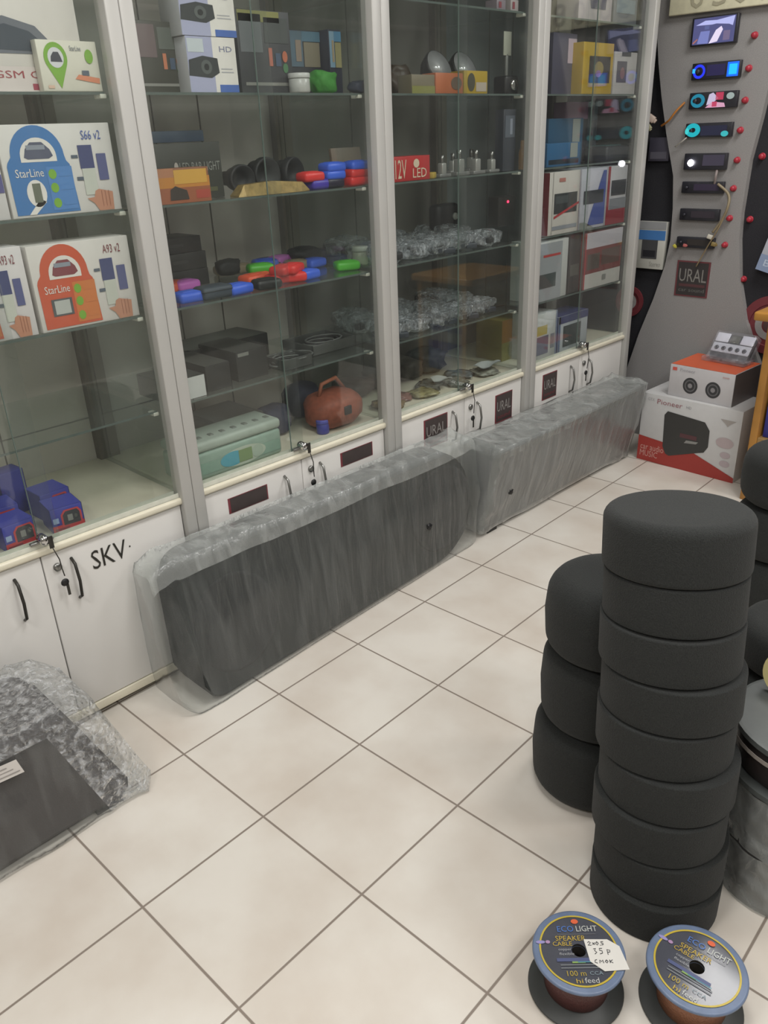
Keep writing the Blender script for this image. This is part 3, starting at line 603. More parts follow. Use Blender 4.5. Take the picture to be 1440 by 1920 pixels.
for k, (px, lb) in enumerate([(820, 'left of two chrome fog lamps above the small bulb boxes'), (868, 'right of two chrome fog lamps above the small bulb boxes')]):
    p = atx(px, 150, -.18); c = empty('fog_lamp', (-.18, p.y, Z[4]+.0006), lb, 'lamp', 'chrome fog lamps')
    M = Matrix.Translation((0, 0, .085)) @ Matrix.Rotation(R_(62), 4, 'Y')
    mb = MB(); mb.lathe([(.02, -.07), (.05, -.03), (.058, 0), (.058, .012)], BLACK, 26, M); mb.box(-.02, -.02, 0, .02, .02, .025, BLACK); mb.build('lamp_housing', c)
    mb = MB(); mb.lathe([(.055, .0125), (.045, .004), (.02, -.006)], mat('d4d6d8', .15, .4), 26, M); mb.build('reflector', c)
p = atx(796, 140, -.22); lump('amber_bundle', 'dark amber plastic bundle behind the tan bulb box', 'bundle', (-.36, p.y, Z[4]+.0006), .05, .055, .05, mat('4c3c2a', .4), 51, .3)
p = atx(802, 125, -.1); 
p = atx(955, 150, -.1); c = empty('camera_unit', (-.1, p.y-.02, Z[4]+.0006), 'black camera unit on a stalk with a pale tag on top', 'camera')
mb = MB(); mb.box(-.03, -.04, 0, .03, .04, .06, BLACK, .01, seg=3); mb.build('camera_body', c)
mb = MB(); mb.lathe([(.018, 0), (.018, .012), (.012, .014)], CHROME, 20, Matrix.Translation((.028, .0, .03)) @ Matrix.Rotation(R_(90), 4, 'Y')); mb.build('lens', c)
mb = MB(); mb.box(-.004, -.006, .058, .004, .006, .13, mat('7c7e7a', .4), .002); mb.build('stalk', c)
mb = MB(); mb.box(.0, -.022, .125, .004, .022, .20, mat('a4a698', .5), .001); mb.build('pale_tag', c)
# middle shelf: red box, silver hardware
def red_art(F): F.text('12V', .05, .12, .35, .88, h_('d8c8b0'), 1); F.text('LED', .52, .12, .9, .5, h_('d8c8b0'), 1); F.ell(.62, .7, .08, .18, h_('d8c8b0'), 1)
SB('bulb_box', 'bright red box with cream lettering on the middle shelf', 'box', 737, 293, 806, 338, Z[3], -.05, .07, 'b83434', red_art)
for k, (px, py, x, s) in enumerate([(830, 325, -.09, .03), (862, 322, -.085, .036), (893, 320, -.08, .034), (850, 300, -.2, .03), (885, 285, -.24, .034), (922, 320, -.09, .03), (944, 316, -.09, .028)]):
    p = atx(px, py, x); c = empty('bracket_clamp', (x, p.y, Z[3]+.0006), f'{ORD[k]} silver clamp bracket from the left on the middle shelf' if k not in (3, 4) else f'silver clamp bracket standing in the {["left", "right"][k-3]} of the back row', 'bracket', 'silver brackets')
    mb = MB(); mb.box(-s*.5, -s, 0, s*.5, s, s*.35, mat('9c9c9a', .3, .5), .003); mb.box(-s*.4, -s*.5, s*.3, s*.4, s*.3, s*1.5, mat('b4b4b0', .3, .4), .004); mb.build('clamp', c)
    mb = MB(); mb.lathe([(s*.25, 0), (s*.25, s*.8), (s*.1, s*.85)], STEEL, 14, Matrix.Translation((0, -s*.1, s*1.5))); mb.build('bolt', c)
SB('blister_pack', 'tall dark grey pack with a pale stripe beside the third post', 'pack', 944, 205, 976, 330, Z[3], -.07, .04, '3c4048', lambda F: (F.rect(.1, .55, .9, .9, h_('5c626c'), 1), F.rect(.5, .6, .7, .85, h_('8c92a0'), 2)))
p = atx(983, 320, -.075); mb = MB(); mb.lathe([(.013, 0), (.015, .004), (.015, .06), (.009, .078), (.009, .10), (.007, .103)], mat('b07838', .35), 20)
tag(mb.build('spray_bottle', loc=(-.08, p.y-.008, Z[3]+.0006)), 'small orange bottle squeezed beside the third post', 'bottle')
p = atx(812, 328, -.06); mb = MB(); mb.box(-.012, -.02, 0, .012, .02, .02, mat('b0983c', .4), .004); tag(mb.build('fuse_holder', loc=(-.065, p.y, Z[3]+.0006), rz=.5), 'small yellow fuse holder right of the bright red box', 'fuse holder')
# very top shelf glimpses
for k, (px, x, col, w, h, lb) in enumerate([(940, -.06, '8a8088', .05, .03, 'mauve small box low on the top shelf, left of two'), (965, -.06, 'a8a0a0', .045, .035, 'pale small box low on the top shelf, right of two')]):
    p = atx(px, 10, x); carton('bulb_box', lb, 'box', (x, p.y, Z[5]+.0006), w, .05, h, col, lambda F: F.rect(.2, .2, .5, .8, h_('8c4850'), 1), group='small boxes on the top shelf')
# foot of the third cabinet
def orange_art(F): F.rect(0, .45, 1, 1, h_('9c6a28'), 1); F.rect(0, 0, 1, .45, h_('8c8448'), 1); F.ell(.4, .25, .16, .2, h_('6c6c38'), 2); F.rect(.6, .6, .9, .9, h_('a85c30'), 2)
SB('speaker_box', 'yellow and orange carton at the cabinet foot beside the third post', 'box', 903, 602, 985, 690, ZL, -.17, .14, '8a7a40', orange_art)
for k, (px, py, col, w, lb) in enumerate([(930, 695, 'b4bab8', .12, 'white paper leaflet lying by the yellow and orange carton'), (822, 718, 'b8bcb8', .075, 'white paper tag lying at the left of the third cabinet foot')]):
    p = atz(px, py, ZL+.02); mb = MB(); W_ = w; n = 6
    mb.loft([[(-.03+.06*i_/n, 0, .03+.004*math.sin(i_)), ] + [(-.03+.06*i_/n, W_*j/4, .03+.006*math.sin(i_*.8+j)) for j in range(1, 5)] for i_ in range(n+1)], mat(col, .6), True, False, False)
    vs = mb.v; base = len(vs); 
    mb.loft([[Vector(v)-Vector((0, 0, .0025)) for v in vs[i_*5:(i_+1)*5]] for i_ in range(n+1)], mat(col, .6), True, False, False)
    o = mb.build('paper_leaflet' if k == 0 else 'paper_tag', loc=(max(min(p.x, -.10), -.2), p.y-w/2, ZL+.012), rz=.1-.5*k); tag(o, lb, 'paper')
for k in range(7):
    y = YB[2]+.10+.095*k; x = -.115-.05*(k % 2)
    lump('hardware_packet', f'{ORD[k]} dull packet of fittings from the left at the third cabinet foot', 'packet', (x, y, ZL+.0006), .055, .05, .009, mat(['8a7654', '7c5a52', '8f8a64', '6c706a', '7f8078', '70787a', '8a8c80'][k], .25, var=.5, scale=45), 60+k, .45, 'packets of fittings', rz=.7*k)
for k in range(4):
    y = YB[2]+.13+.14*k
    lump('hardware_packet', f'{ORD[k]} dull packet from the left in the back row of the third cabinet foot', 'packet', (-.33, y, ZL+.0006), .08, .06, .03+.006*k, mat(['4a3c38', '3c403c', '4c4840', '444a48'][k], .5, var=.4, scale=40), 70+k, .35, 'packets of fittings')

# ------------------------------------------------------------------ fourth cabinet
def radio_art(stripe, dark='34383a', low='d8d4d0'):
    def f(F): F.rect(.10, .0, .12, 1, h_('a8a4a0'), 1); F.rect(.16, .34, .92, .66, h_(dark), 2); F.rect(.2, .5, .6, .62, h_('4c5254'), 3); F.poly([(.16, .26), (.98, .46), (.98, .50), (.16, .30)], h_(stripe), 3); F.rect(.12, .08, .95, .14, h_('8c9098'), 2); F.rect(.3, .84, .5, .9, h_('b87a70'), 2)
    return f
SB('car_radio_box', 'white car radio box with a red stripe beside the third post', 'box', 1030, 308, 1086, 428, Z[2], -.05, .13, 'cfcac4', radio_art('b0383c'), side='8c3038', group='car radio boxes')
def blue_art(F): F.rect(.1, .42, .9, .64, h_('383c44'), 2); F.poly([(.3, 0.05), (.98, .05), (.98, .95), (.85, .95)], h_('4a5a9c'), 1); F.poly([(.0, .0), (.6, .0), (.2, .12), (0, .12)], h_('8c908c'), 1)
SB('car_radio_box', 'white and blue car radio box between two red striped ones', 'box', 1090, 300, 1136, 412, Z[2], -.05, .13, 'c4c4d0', blue_art, group='car radio boxes')
def red2(F): F.rect(0, 0, .12, 1, h_('963840'), 1); F.rect(0, .0, 1, .26, h_('8c2c38'), 2); F.rect(.2, .5, .95, .76, h_('3c3e44'), 2); F.rect(.15, .27, 1, .45, h_('787c84'), 2)
SB('car_radio_box', 'white and dark red car radio box beside the last post', 'box', 1139, 296, 1184, 398, Z[2], -.05, .13, 'c0bfc4', red2, group='car radio boxes')
def grey_art(F): F.rect(.0, 0, .8, .97, h_('9ca0a4'), 1); F.rect(.1, .22, .62, .46, h_('4c5454'), 2); F.rect(.2, .74, .75, .78, h_('b84a48'), 2)
SB('car_radio_box', 'pale grey car radio box with a white edge on the lower shelf', 'box', 1006, 440, 1064, 548, Z[1], -.05, .13, 'c4c6c4', grey_art, group='car radio boxes')
SB('car_radio_box', 'dark narrow box between the pale grey and red boxes', 'box', 1068, 438, 1088, 528, Z[1], -.06, .1, '4a4444', lambda F: F.rect(.1, .3, .9, .5, h_('686460'), 1))
def red3(F): F.rect(0, .72, 1, 1, h_('c0bcc4'), 1); F.rect(0, .28, 1, .72, h_('7c4444'), 1); F.rect(.08, .34, .4, .62, h_('5c5450'), 2); F.rect(.45, .38, .95, .66, h_('604c48'), 2); F.rect(0, 0, 1, .27, h_('c0beba'), 1); F.rect(0, 0, .03, 1, h_('b03c40'), 3); F.rect(.5, .1, .6, .2, h_('8a8c88'), 3)
SB('car_radio_box', 'wide red and white car radio box on the lower shelf', 'box', 1096, 424, 1176, 528, Z[1], -.05, .10, '8c4c4c', red3, group='car radio boxes')
def yel(F): F.rect(.2, .22, .9, .74, h_('3a3430'), 1); F.ell(.52, .5, .15, .14, h_('8a7a44'), 2); F.ell(.5, .40, .09, .07, h_('8c6a98'), 3)
SB('speaker_box', 'bright yellow carton with a dark window on the upper shelf', 'box', 1093, 80, 1149, 172, Z[4], -.05, .1, 'b8982c', yel)
SB('speaker_box', 'white carton with a dark window right of the bright yellow one', 'box', 1151, 98, 1200, 172, Z[4], -.05, .1, 'b4b0b0', lambda F: (F.rect(.12, .28, .55, .78, h_('5c5860'), 1), F.ell(.36, .5, .1, .14, h_('8a6a6c'), 2), F.rect(.3, .9, .7, 1, h_('58585c'), 1)))
SB('speaker_box', 'dim purple grey carton left of the bright yellow one', 'box', 1036, 62, 1080, 175, Z[4], -.10, .1, '4c4a5c', lambda F: F.rect(.62, .52, .98, .92, h_('b4a4b0'), 1))
# upper-middle shelf of fourth cabinet
SB('phone_holder_box', 'pink box at the back of the blue packet shelf', 'box', 1058, 183, 1100, 330, Z[3], -.22, .06, '8a6484', lambda F: F.rect(.0, .0, 1, .72, h_('3a3a44'), 1), group=None)
SB('phone_holder_box', 'dark teal box right of the pink box', 'box', 1101, 186, 1140, 330, Z[3], -.22, .06, '34424c', lambda F: F.rect(.1, .7, .9, .95, h_('3c5560'), 1))
for k, (px0, px1, py0, x, col, lb) in enumerate([(1026, 1088, 268, -.055, '2f6490', 'blue flat packet at the front of its shelf beside the third post'), (1028, 1092, 222, -.15, '2d5878', 'darker blue flat packet behind the front blue packet')]):
    SB('accessory_packet', lb, 'packet', px0, py0, px1, 300, Z[3], x, .05, col, lambda F: (F.rect(.05, .1, .95, .3, h_('24303c'), 1), F.rect(.68, .35, .9, .98, h_('8c9490'), 2)), group='blue packets')
p = atx(1140, 300, -.14); c = empty('car_monitor', (-.12, p.y-.03, Z[3]+.0006), 'dark car monitor lying beside the blue packets', 'monitor')
mb = MB(); mb.box(-.07, -.10, 0, .05, .10, .06, mat('34383e', .4), .012, seg=3); mb.build('monitor_body', c)
mb = MB(); mb.box(-.05, -.08, .058, .03, .05, .064, mat('3c5658', .3), .003); mb.build('screen', c)
p0 = atx(1076, 30, -.08); p1 = atx(1138, 28, -.08)
carton('car_radio_box', 'white box standing on the top shelf of the last cabinet', 'box', (-.06, (p0.y+p1.y)/2, Z[5]+.0006), p1.y-p0.y, .1, .13, 'b8b0b4', lambda F: F.poly([(.25, 1), (.35, .3), (.8, .3), (.85, 1)], h_('56546a'), 1))
p0 = atx(1142, 28, -.08); p1 = atx(1186, 25, -.08)
carton('car_radio_box', 'slate grey box right of the white box on the top shelf', 'box', (-.06, (p0.y+p1.y)/2, Z[5]+.0006), p1.y-p0.y, .1, .12, '6c7078', lambda F: F.rect(.1, .3, .9, .7, h_('7c8a94'), 1))
# foot of the fourth cabinet
def tv1(F): F.rect(0, .55, .55, .75, h_('b4a458'), 1); F.rect(.02, .12, .62, .52, h_('5c6074'), 1); F.rect(.72, .2, .9, .52, h_('7c8088'), 1); F.rect(.94, 0, 1, 1, h_('7c88a0'), 1)
def tv2(F): F.rect(0, 0, .06, 1, h_('5c6c8c'), 1); F.rect(.16, .14, .76, .72, h_('484e50'), 1); F.rect(0, .80, 1, 1, h_('474c74'), 1)
SB('monitor_box', 'white and yellow monitor box at the last cabinet foot by the third post', 'box', 1003, 588, 1043, 665, ZL, -.05, .12, 'bfc2c0', tv1, group='monitor boxes')
SB('monitor_box', 'white and navy monitor box right of the white and yellow one', 'box', 1047, 588, 1100, 655, ZL, -.05, .12, 'b4bac0', tv2, group='monitor boxes', top='454a78', side='565c88')

# ------------------------------------------------------------------ wrapped speaker enclosures on the floor
def enclosure(label, sec0, sec1, y0, y1, cmat, film, name='speaker_enclosure', over=(.03, .04), amp=.012, slope=(0, 0), caps=True, off=.010, discs=None, rnd=0, bag=0, nl=120, ends=(0, 0), topfilm=None, endfilm=True):
    """sec0/sec1: (x,z) corner loops (back bottom, front bottom, front top, back top) at the two ends;
    slope: how far the top of each end leans inwards"""
    c = empty(name, ((sec0[0][0]+sec0[1][0])/2, (y0+y1)/2, 0), label, 'speaker enclosure', 'wrapped speaker enclosures')
    off0 = Vector((c.location.x, c.location.y, 0)); H = max(z for x, z in sec0)
    def Pt(sec, x, z, y, sl): return Vector((x, y+sl*z/H, z))-off0
    mb = MB()
    nb = 60; R0 = []
    for i in range(nb+1):
        t = i/nb; R1 = []
        sec = [(a[0]+(b[0]-a[0])*t, a[1]+(b[1]-a[1])*t) for a, b in zip(sec0, sec1)]; n4 = len(sec)
        for q in range(n4):       # slightly rounded long edges
            P0, P1, P2 = Vector(sec[q-1]), Vector(sec[q]), Vector(sec[(q+1) % n4])
            for d in ((P0-P1).normalized()*.012, (P0-P1).normalized()*.004+(P2-P1).normalized()*.004, (P2-P1).normalized()*.012):
                e = P1+d; yy = y0+(y1-y0)*t; q1 = 1
                for rad, dist in ((ends[0], yy-y0), (ends[1], y1-yy)):
                    if rad and dist < rad: q1 = min(q1, 1-(rad-math.sqrt(max(0, rad*rad-(rad-dist)**2)))/(H*.5)*.9)
                zc = H*.46; R1.append(Pt(sec, e.x, max(.004, zc+(e.y-zc)*q1), yy, slope[0]*(1-t)+slope[1]*t))
        R0.append(R1)
    mb.loft(R0, cmat)
    body = mb.build('carpeted_box', c)
    # round rimmed discs on the front face, under the film
    def front(t, s):   # t along the length, s up the front face
        a = Vector((sec0[1][0], 0, sec0[1][1])).lerp(Vector((sec0[2][0], 0, sec0[2][1])), s); b = Vector((sec1[1][0], 0, sec1[1][1])).lerp(Vector((sec1[2][0], 0, sec1[2][1])), s)
        p = a.lerp(b, t); p.y = (y0+(y1-y0)*t)+ (slope[0]*(1-t)+slope[1]*t)*p.z/H
        return p-off0
    if discs:
        for t, s, r in discs:
            o = front(t, s); U = (front(t+.01, s)-o).normalized(); V = (front(t, s+.01)-o).normalized(); N = U.cross(V).normalized()
            M = Matrix((U, V, N)).transposed().to_4x4(); M.translation = o
            mb = MB(); mb.lathe([(r, -.01), (r, .0015), (r*.93, .003), (r*.90, .0015), (r*.3, .001)], CARPET, 48, M); mb.build('rimmed_disc', c)
    # film: a loose skin around the box
    def skin(sec, k):
        cx = sum(p[0] for p in sec)/4; cz = sum(p[1] for p in sec)/4; L = []
        pts = [Vector((x, z)) for x, z in sec]; n = len(pts)
        for i in range(n):
            a, b = pts[i], pts[(i+1) % n]
            for j in range(k): L.append(a.lerp(b, j/k))
        return L, Vector((cx, cz))
    k = 16; A, ca = skin(sec0, k); B, cb = skin(sec1, k); rings = []
    for i in range(nl+1):
        t = i/nl; y = (y0-over[0])+(y1-y0+over[0]+over[1])*t; ring = []
        tt = min(1, max(0, (y-y0)/(y1-y0))); dout = max(0, y0-y, y-y1); ov = over[0] if y < y0 else over[1]
        sh = 1-(dout/ov)**2*(.55 if rnd else .22) if dout else 1
        for j in range(len(A)):
            q = A[j].lerp(B[j], tt); cc = ca.lerp(cb, tt); d = q-cc; q = cc+d*sh
            z_ = q.y; sl = slope[0]*(1-tt)+slope[1]*tt
            yy = y+sl*max(0, z_)/H
            nn = noise.noise(Vector((q.x*7, yy*3.5, z_*7)))+.6*noise.noise(Vector((q.x*16+4, yy*7, z_*16)))
            de = min(y-(y0-over[0]), (y1+over[1])-y); fold = (1-abs(noise.noise(Vector((q.x*9+2, yy*11+q.y*9, q.y*4)))))**6
            g = d.normalized()*(off+amp*max(0, nn+.1)+bag*dout+.016*fold*max(0, 1-de/.22))
            P = Vector((q.x+g.x, yy, max(.003, q.y+g.y)))
            P.x = max(P.x, .024)
            ring.append(P-off0)
        rings.append(ring)
    mb = MB(); mb.loft(rings, film, True)
    if topfilm:      # hazier film painting overhead light onto the top; it also wraps crumpled ends
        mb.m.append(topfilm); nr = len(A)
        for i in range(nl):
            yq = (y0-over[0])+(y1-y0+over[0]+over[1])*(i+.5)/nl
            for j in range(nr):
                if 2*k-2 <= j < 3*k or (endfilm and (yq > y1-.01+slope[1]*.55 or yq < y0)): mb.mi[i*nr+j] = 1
    f = mb.build('film_wrap', c); f['label'] = 'clear plastic film wrapped around the box'
    return c, front
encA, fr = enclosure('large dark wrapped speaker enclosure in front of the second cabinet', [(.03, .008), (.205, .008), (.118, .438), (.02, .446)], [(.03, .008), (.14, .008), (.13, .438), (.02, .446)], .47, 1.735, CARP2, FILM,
           over=(.07, .05), amp=.010, discs=[(.12, .46, .150), (.87, .50, .165)], bag=.12, ends=(.08, .20), topfilm=FILMT, endfilm=False)
def hole(c, p, s=.012):
    mb = MB(); M = Matrix.Translation(p); 
    mb.lathe([(s, -.002), (s*1.1, .004), (s*.6, .006)], BLACK, 7, M @ Matrix.Rotation(R_(78), 4, 'Y')); mb.tube([p+Vector((.004, -.012, .01)), p+Vector((.008, .0, .0)), p+Vector((.004, .012, .004))], .003, BLACK, 6)
    return mb.build('cable_terminal', c)
hole(encA, fr(.80, .42)+Vector((.012, 0, 0)))
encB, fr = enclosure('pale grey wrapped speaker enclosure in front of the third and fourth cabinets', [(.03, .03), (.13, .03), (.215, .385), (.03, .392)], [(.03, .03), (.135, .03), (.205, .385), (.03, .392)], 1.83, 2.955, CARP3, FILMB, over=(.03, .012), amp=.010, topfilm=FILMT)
hole(encB, fr(.10, .42)+Vector((.012, 0, 0)), .014)
mb = MB(); mb.box(.04, 1.87, .0, .125, 1.93, .03, BLACK); mb.box(.04, 2.93, 0, .125, 2.99, .03, BLACK); o = mb.build('feet', encB); o.location = -encB.location
encC, fr = enclosure('low dark wrapped speaker enclosure with a white label at the left photo edge', [(.05, .02), (.352, .02), (.29, .285), (.05, .30)], [(.05, .02), (.352, .02), (.29, .285), (.05, .30)], -.75, .165, CARP4, FILM, over=(.02, .06), amp=.022, slope=(0, -.12), nl=150, ends=(0, .06), topfilm=CRINK)
mb = MB(); mb.box(.07, -.6, 0, .34, -.5, .02, BLACK); mb.box(.07, .05, 0, .34, .12, .02, BLACK); o = mb.build('feet', encC); o.location = -encC.location
def on_front(px, py, lift=.024):
    d = ray(px, py); n_ = Vector((.974, 0, .228)); return CAM + d*((.3474+lift-n_.dot(CAM))/n_.dot(d)) - encC.location
mb = MB(); o = on_front(-42, 1487); e = on_front(46, 1447); q = on_front(30, 1424)
f = Face(mb, o, e-o, q-e); f.rect(0, 0, 1, 1, h_('c4bfba'), 0)
for k in range(3): f.rect(.06, .2+.25*k, .94-.1*k, .26+.25*k, h_('8f8a86'), 1)
o2 = mb.build('paper_label', encC); o2['label'] = 'white printed paper label'; sd = o2.modifiers.new('thickness', 'SOLIDIFY'); sd.thickness = .0006

# ------------------------------------------------------------------ round black carpeted drums
def drum(r, h, x, y, z, label, grp, tilt=0, az=0, rim=.26, m=CARPET, name='carpeted_drum', bulge=.01, top=None):
    mb = MB(); e = min(h*rim, r*.5); P = [(r*.2, 0.0)]
    for k in range(7):
        a = -math.pi/2+math.pi/2*k/6; P.append((r-e+e*math.cos(a), e+e*math.sin(a)))
    P.append((r*(1+bulge), h/2))
    for k in range(7):
        a = math.pi/2*k/6; f = top or e; P.append((r-f+f*math.cos(a), h-f+f*math.sin(a)))
    P += [(r*.45, h+.0005), (r*.1, h)]
    mb.lathe(P, m, 56)
    o = mb.build(name, loc=(x, y, z+.0005)); o.rotation_mode = 'QUATERNION'
    ax = Vector((-math.sin(az), math.cos(az), 0)); o.rotation_quaternion = Matrix.Rotation(tilt, 3, ax).to_quaternion()
    return tag(o, label, 'carpeted drum', grp)
n = 9; hs = .0915; LEANAZ = math.atan2(.084, -.089)
rr = [.130, .130, .131, .132, .131, .133, .132, .130, .134]
lb = ['bottom drum of the tall front tower, behind the two wire spools'] + [f'{w} drum from the floor in the tall front tower' for w in ('second', 'third', 'fourth', 'fifth', 'sixth', 'seventh')] + ['drum directly under the topmost drum of the tall front tower', 'topmost drum of the tall front tower']
for k in range(n):
    t = k/(n-1); x = 1.430-.085*t**1.25; y = .765+.078*t**1.25
    j = Vector((random.uniform(-.005, .005), random.uniform(-.004, .004)))
    drum(rr[k], hs-.001 if k < 8 else .112, x+j.x, y+j.y, hs*k, lb[k], 'drums of the tall front tower', tilt=R_(min(8, 1.15*k)), az=LEANAZ, rim=.035 if k < 8 else .08, bulge=.0, top=.022 if k == 8 else None)
for k, (r, h, dx) in enumerate([(.140, .205, -.008), (.136, .200, .0), (.138, .185, .004)]):
    drum(r, h-.002, 1.158+dx, .962, [0, .205, .405][k], ['bottom drum of the low stack left of the tall tower', 'middle drum of the low stack left of the tall tower', 'top drum of the low stack left of the tall tower'][k], 'drums of the low stack', rim=.2, bulge=.025, top=.052 if k == 2 else None)
for k, h in enumerate((.18, .18, .19)):
    drum(.135, h-.002, 1.143, 2.09, [0, .18, .36][k], ['bottom', 'middle', 'top'][k]+' drum of the far stack by the wooden stand', 'drums of the far stack', rim=.3)
for k, h in enumerate((.13, .13, .13)):
    drum(.13, h-.002, 1.445, 1.378, [0, .13, .26][k], ['bottom', 'middle', 'top'][k]+' drum of the stack behind the right of the tall tower', 'drums of the stack behind the tower', rim=.3)

# film-wrapped reels at the right edge
REELG = mat('565a59', .45, var=.05); 
def reel(x, y, z, r, h, label, wrapped):
    c = empty('cable_reel', (x, y, z+.0005), label, 'cable reel', 'cable reels at the right')
    mb = MB(); mb.lathe([(.02, 0), (r, 0), (r, .012), (r*.8, .014), (r*.8, h-.014), (r, h-.012), (r*1.0, h), (r*.96, h+.001), (.03, h+.001)], REELG if not wrapped else mat('3c3a39', .6, var=.2), 48, smooth=False); mb.build('reel_body', c)
    mb = MB(); mb.lathe([(r*.78, .015), (r*.9, .022), (r*.92, h/2), (r*.9, h-.022), (r*.78, h-.015)], mat('2c2625', .5, bump=.5, scale=90), 48, caps=False); mb.build('wound_cable', c)
    if not wrapped:
        mb = MB(); mb.lathe([(r*1.004, h-.035), (r*1.012, h-.035), (r*1.012, h-.026), (r*1.004, h-.026)], mat('9a938c', .5), 48, caps=False, smooth=False); mb.build('pale_rim', c)
    else:
        mb = MB(); R0 = []
        for i in range(17):
            t = i/16; q = []
            for j in range(60):
                a = 2*math.pi*j/60; rr_ = r*(1.02+.05*noise.noise(Vector((math.cos(a)*3, math.sin(a)*3, t*4+z*9)))+.02*noise.noise(Vector((math.cos(a)*9, math.sin(a)*9, t*9+z*5))))
                q.append((rr_*math.cos(a), rr_*math.sin(a), -.0+t*(h-.001)))
            R0.append(q)
        mb.loft(R0, FILMT, True, False); f = mb.build('film_wrap', c); f['label'] = 'crinkled clear film around the reel'
    return c
reel(1.602, 1.0, 0, .142, .140, 'film-wrapped cable reel at the bottom right on the floor', True)
reel(1.602, 1.0, .142, .142, .140, 'film-wrapped cable reel in the middle of the right-hand stack', True)
reel(1.602, 1.0, .284, .147, .118, 'grey-topped unwrapped cable reel at the right photo edge', False)
# cream roll on a low drum further back
p = aty(1436, 1240, 1.25)
mb = MB(); mb.lathe([(.03, 0), (.05, 0), (.05, .02), (.03, .02), (.03, 0)], mat('c9bd86', .5), 30, Matrix.Rotation(R_(70), 4, 'X') @ Matrix.Translation((0, 0, -.01)), smooth=False, caps=False)
tag(mb.build('tape_roll', loc=(1.528, 1.05, .4535)), 'cream roll of tape standing on the grey-topped reel at the right edge', 'tape roll')

# ------------------------------------------------------------------ wire spools in the foreground
def spool(x, y, r, h, label, wire, rot, tilt, note):
    c = empty('wire_spool', (x, y, .0008), label, 'wire spool', 'wire spools in the foreground', rot)
    if tilt: c.rotation_euler = (tilt[0], tilt[1], rot); c.location.z = r*math.sin(max(abs(tilt[0]), abs(tilt[1])))+.001
    dk = mat('3a3c40', .45)
    mb = MB(); mb.lathe([(.012, 0), (r*1.03, 0), (r*1.05, .003), (r*1.03, .006), (.02, .007)], mat('3f4140', .5), 64); mb.build('bottom_flange', c)
    mb = MB(); mb.lathe([(r*.62, .007), (r*.70, .012), (r*.72, h*.5), (r*.70, h-.012), (r*.62, h-.007)], wire, 48, caps=False); mb.build('wound_wire', c)
    mb = MB(); mb.lathe([(.014, h-.007), (r*.98, h-.007), (r, h-.004), (r*.985, h), (r*.95, h+.0006), (.014, h+.0006)], mat('66758f', .35, var=.08), 72, smooth=True, caps=False)
    mb.lathe([(.014, .002), (.0145, h+.0004)], mat('2e2a24', .8), 30, caps=False)
    f = Face(mb, (-r, -r, h+.0007), (2*r, 0, 0), (0, 2*r, 0))
    f.ring(.5, .5, .425, .425, .18, mat('4a4c54', .2, var=.05), 0, 64); f.ring(.5, .5, .425, .425, .955, mat('b8a33c', .4), 2, 64)
    f.ell(.52, .845, .04, .03, h_('d0603c'), 3)
    f.text('ECO', .31, .72, .49, .79, h_('4a72b8'), 3); f.text('LIGHT', .52, .72, .75, .79, h_('b9bcb8'), 3)
    f.rect(.30, .685, .72, .69, h_('6c6e70'), 3)
    f.text('SPEAKER', .27, .61, .60, .67, h_('b49a40'), 3); f.text('CABLE', .23, .55, .44, .60, h_('b49a40'), 3)
    f.text('copper', .28, .485, .42, .515, h_('9a9ca0'), 3); f.text('flexible', .28, .44, .44, .47, h_('9a9ca0'), 3)
    f.rect(.24, .365, .68, .405, h_('4c5478'), 3); f.rect(.40, .345, .54, .365, h_('7c9a54'), 3); f.rect(.46, .35, .70, .362, h_('4a8090'), 4)
    for v in (.32, .285): f.rect(.27, v, .72, v+.012, h_('707478'), 3)
    f.text('100 m', .32, .20, .52, .26, h_('a8923c'), 3); f.text('CCA', .56, .21, .70, .25, h_('7c8c94'), 3); f.text('hi', .40, .12, .47, .17, h_('b49a40'), 3); f.text('feed', .49, .12, .64, .18, h_('b4b6b4'), 3)
    f.ell(.10, .60, .05, .02, h_('8f88b8'), 3); f.ell(.18, .60, .025, .02, h_('a484a8'), 3)
    mb.build('top_flange', c)
    if note:
        mb = MB(); g = Face(mb, (-r, -r, h+.0034), (2*r, 0, 0), (0, 2*r, 0))
        out = [(.575, .62), (.83, .615), (.945, .53), (.985, .26), (.72, .245), (.59, .36)]
        mb.prism([(-r+2*r*u, -r+2*r*v) for u, v in out], h+.0026, h+.0034, h_('d4d2cc'), ax=2)
        def pen(pts): mb.tube([g.p(u, v, 1) for u, v in pts], .0007, h_('3a3c40'), 5)
        # hand-written 2x0.5 / 35p / cmok
        pen([(.61, .575), (.625, .59), (.64, .575), (.61, .545), (.645, .545)]); pen([(.66, .55), (.685, .575)]); pen([(.66, .575), (.685, .55)])
        pen([(.71, .585), (.695, .565), (.71, .545), (.725, .565), (.71, .585)]); pen([(.74, .545), (.745, .54)]); pen([(.78, .585), (.755, .585), (.757, .568), (.775, .565), (.775, .55), (.755, .545)])
        pen([(.655, .50), (.68, .505), (.665, .48), (.685, .46), (.66, .44)]); pen([(.75, .505), (.72, .505), (.72, .482), (.745, .475), (.745, .45), (.715, .44)]); pen([(.80, .43), (.80, .49), (.83, .48), (.825, .46), (.80, .458)])
        pen([(.665, .375), (.645, .37), (.64, .345), (.665, .335)]); pen([(.69, .335), (.695, .37), (.71, .35), (.725, .37), (.73, .335)]); pen([(.765, .37), (.75, .352), (.765, .335), (.78, .352), (.765, .37)]); pen([(.80, .37), (.80, .335)]); pen([(.83, .37), (.802, .352), (.83, .335)])
        o = mb.build('price_note', c); o['label'] = 'white paper note with a handwritten price'
    return c
spool(1.424, .468, .085, .10, 'wire spool with a white handwritten price note, left of two', mat('54302e', .45, bump=.8, scale=260), R_(44), None, True)
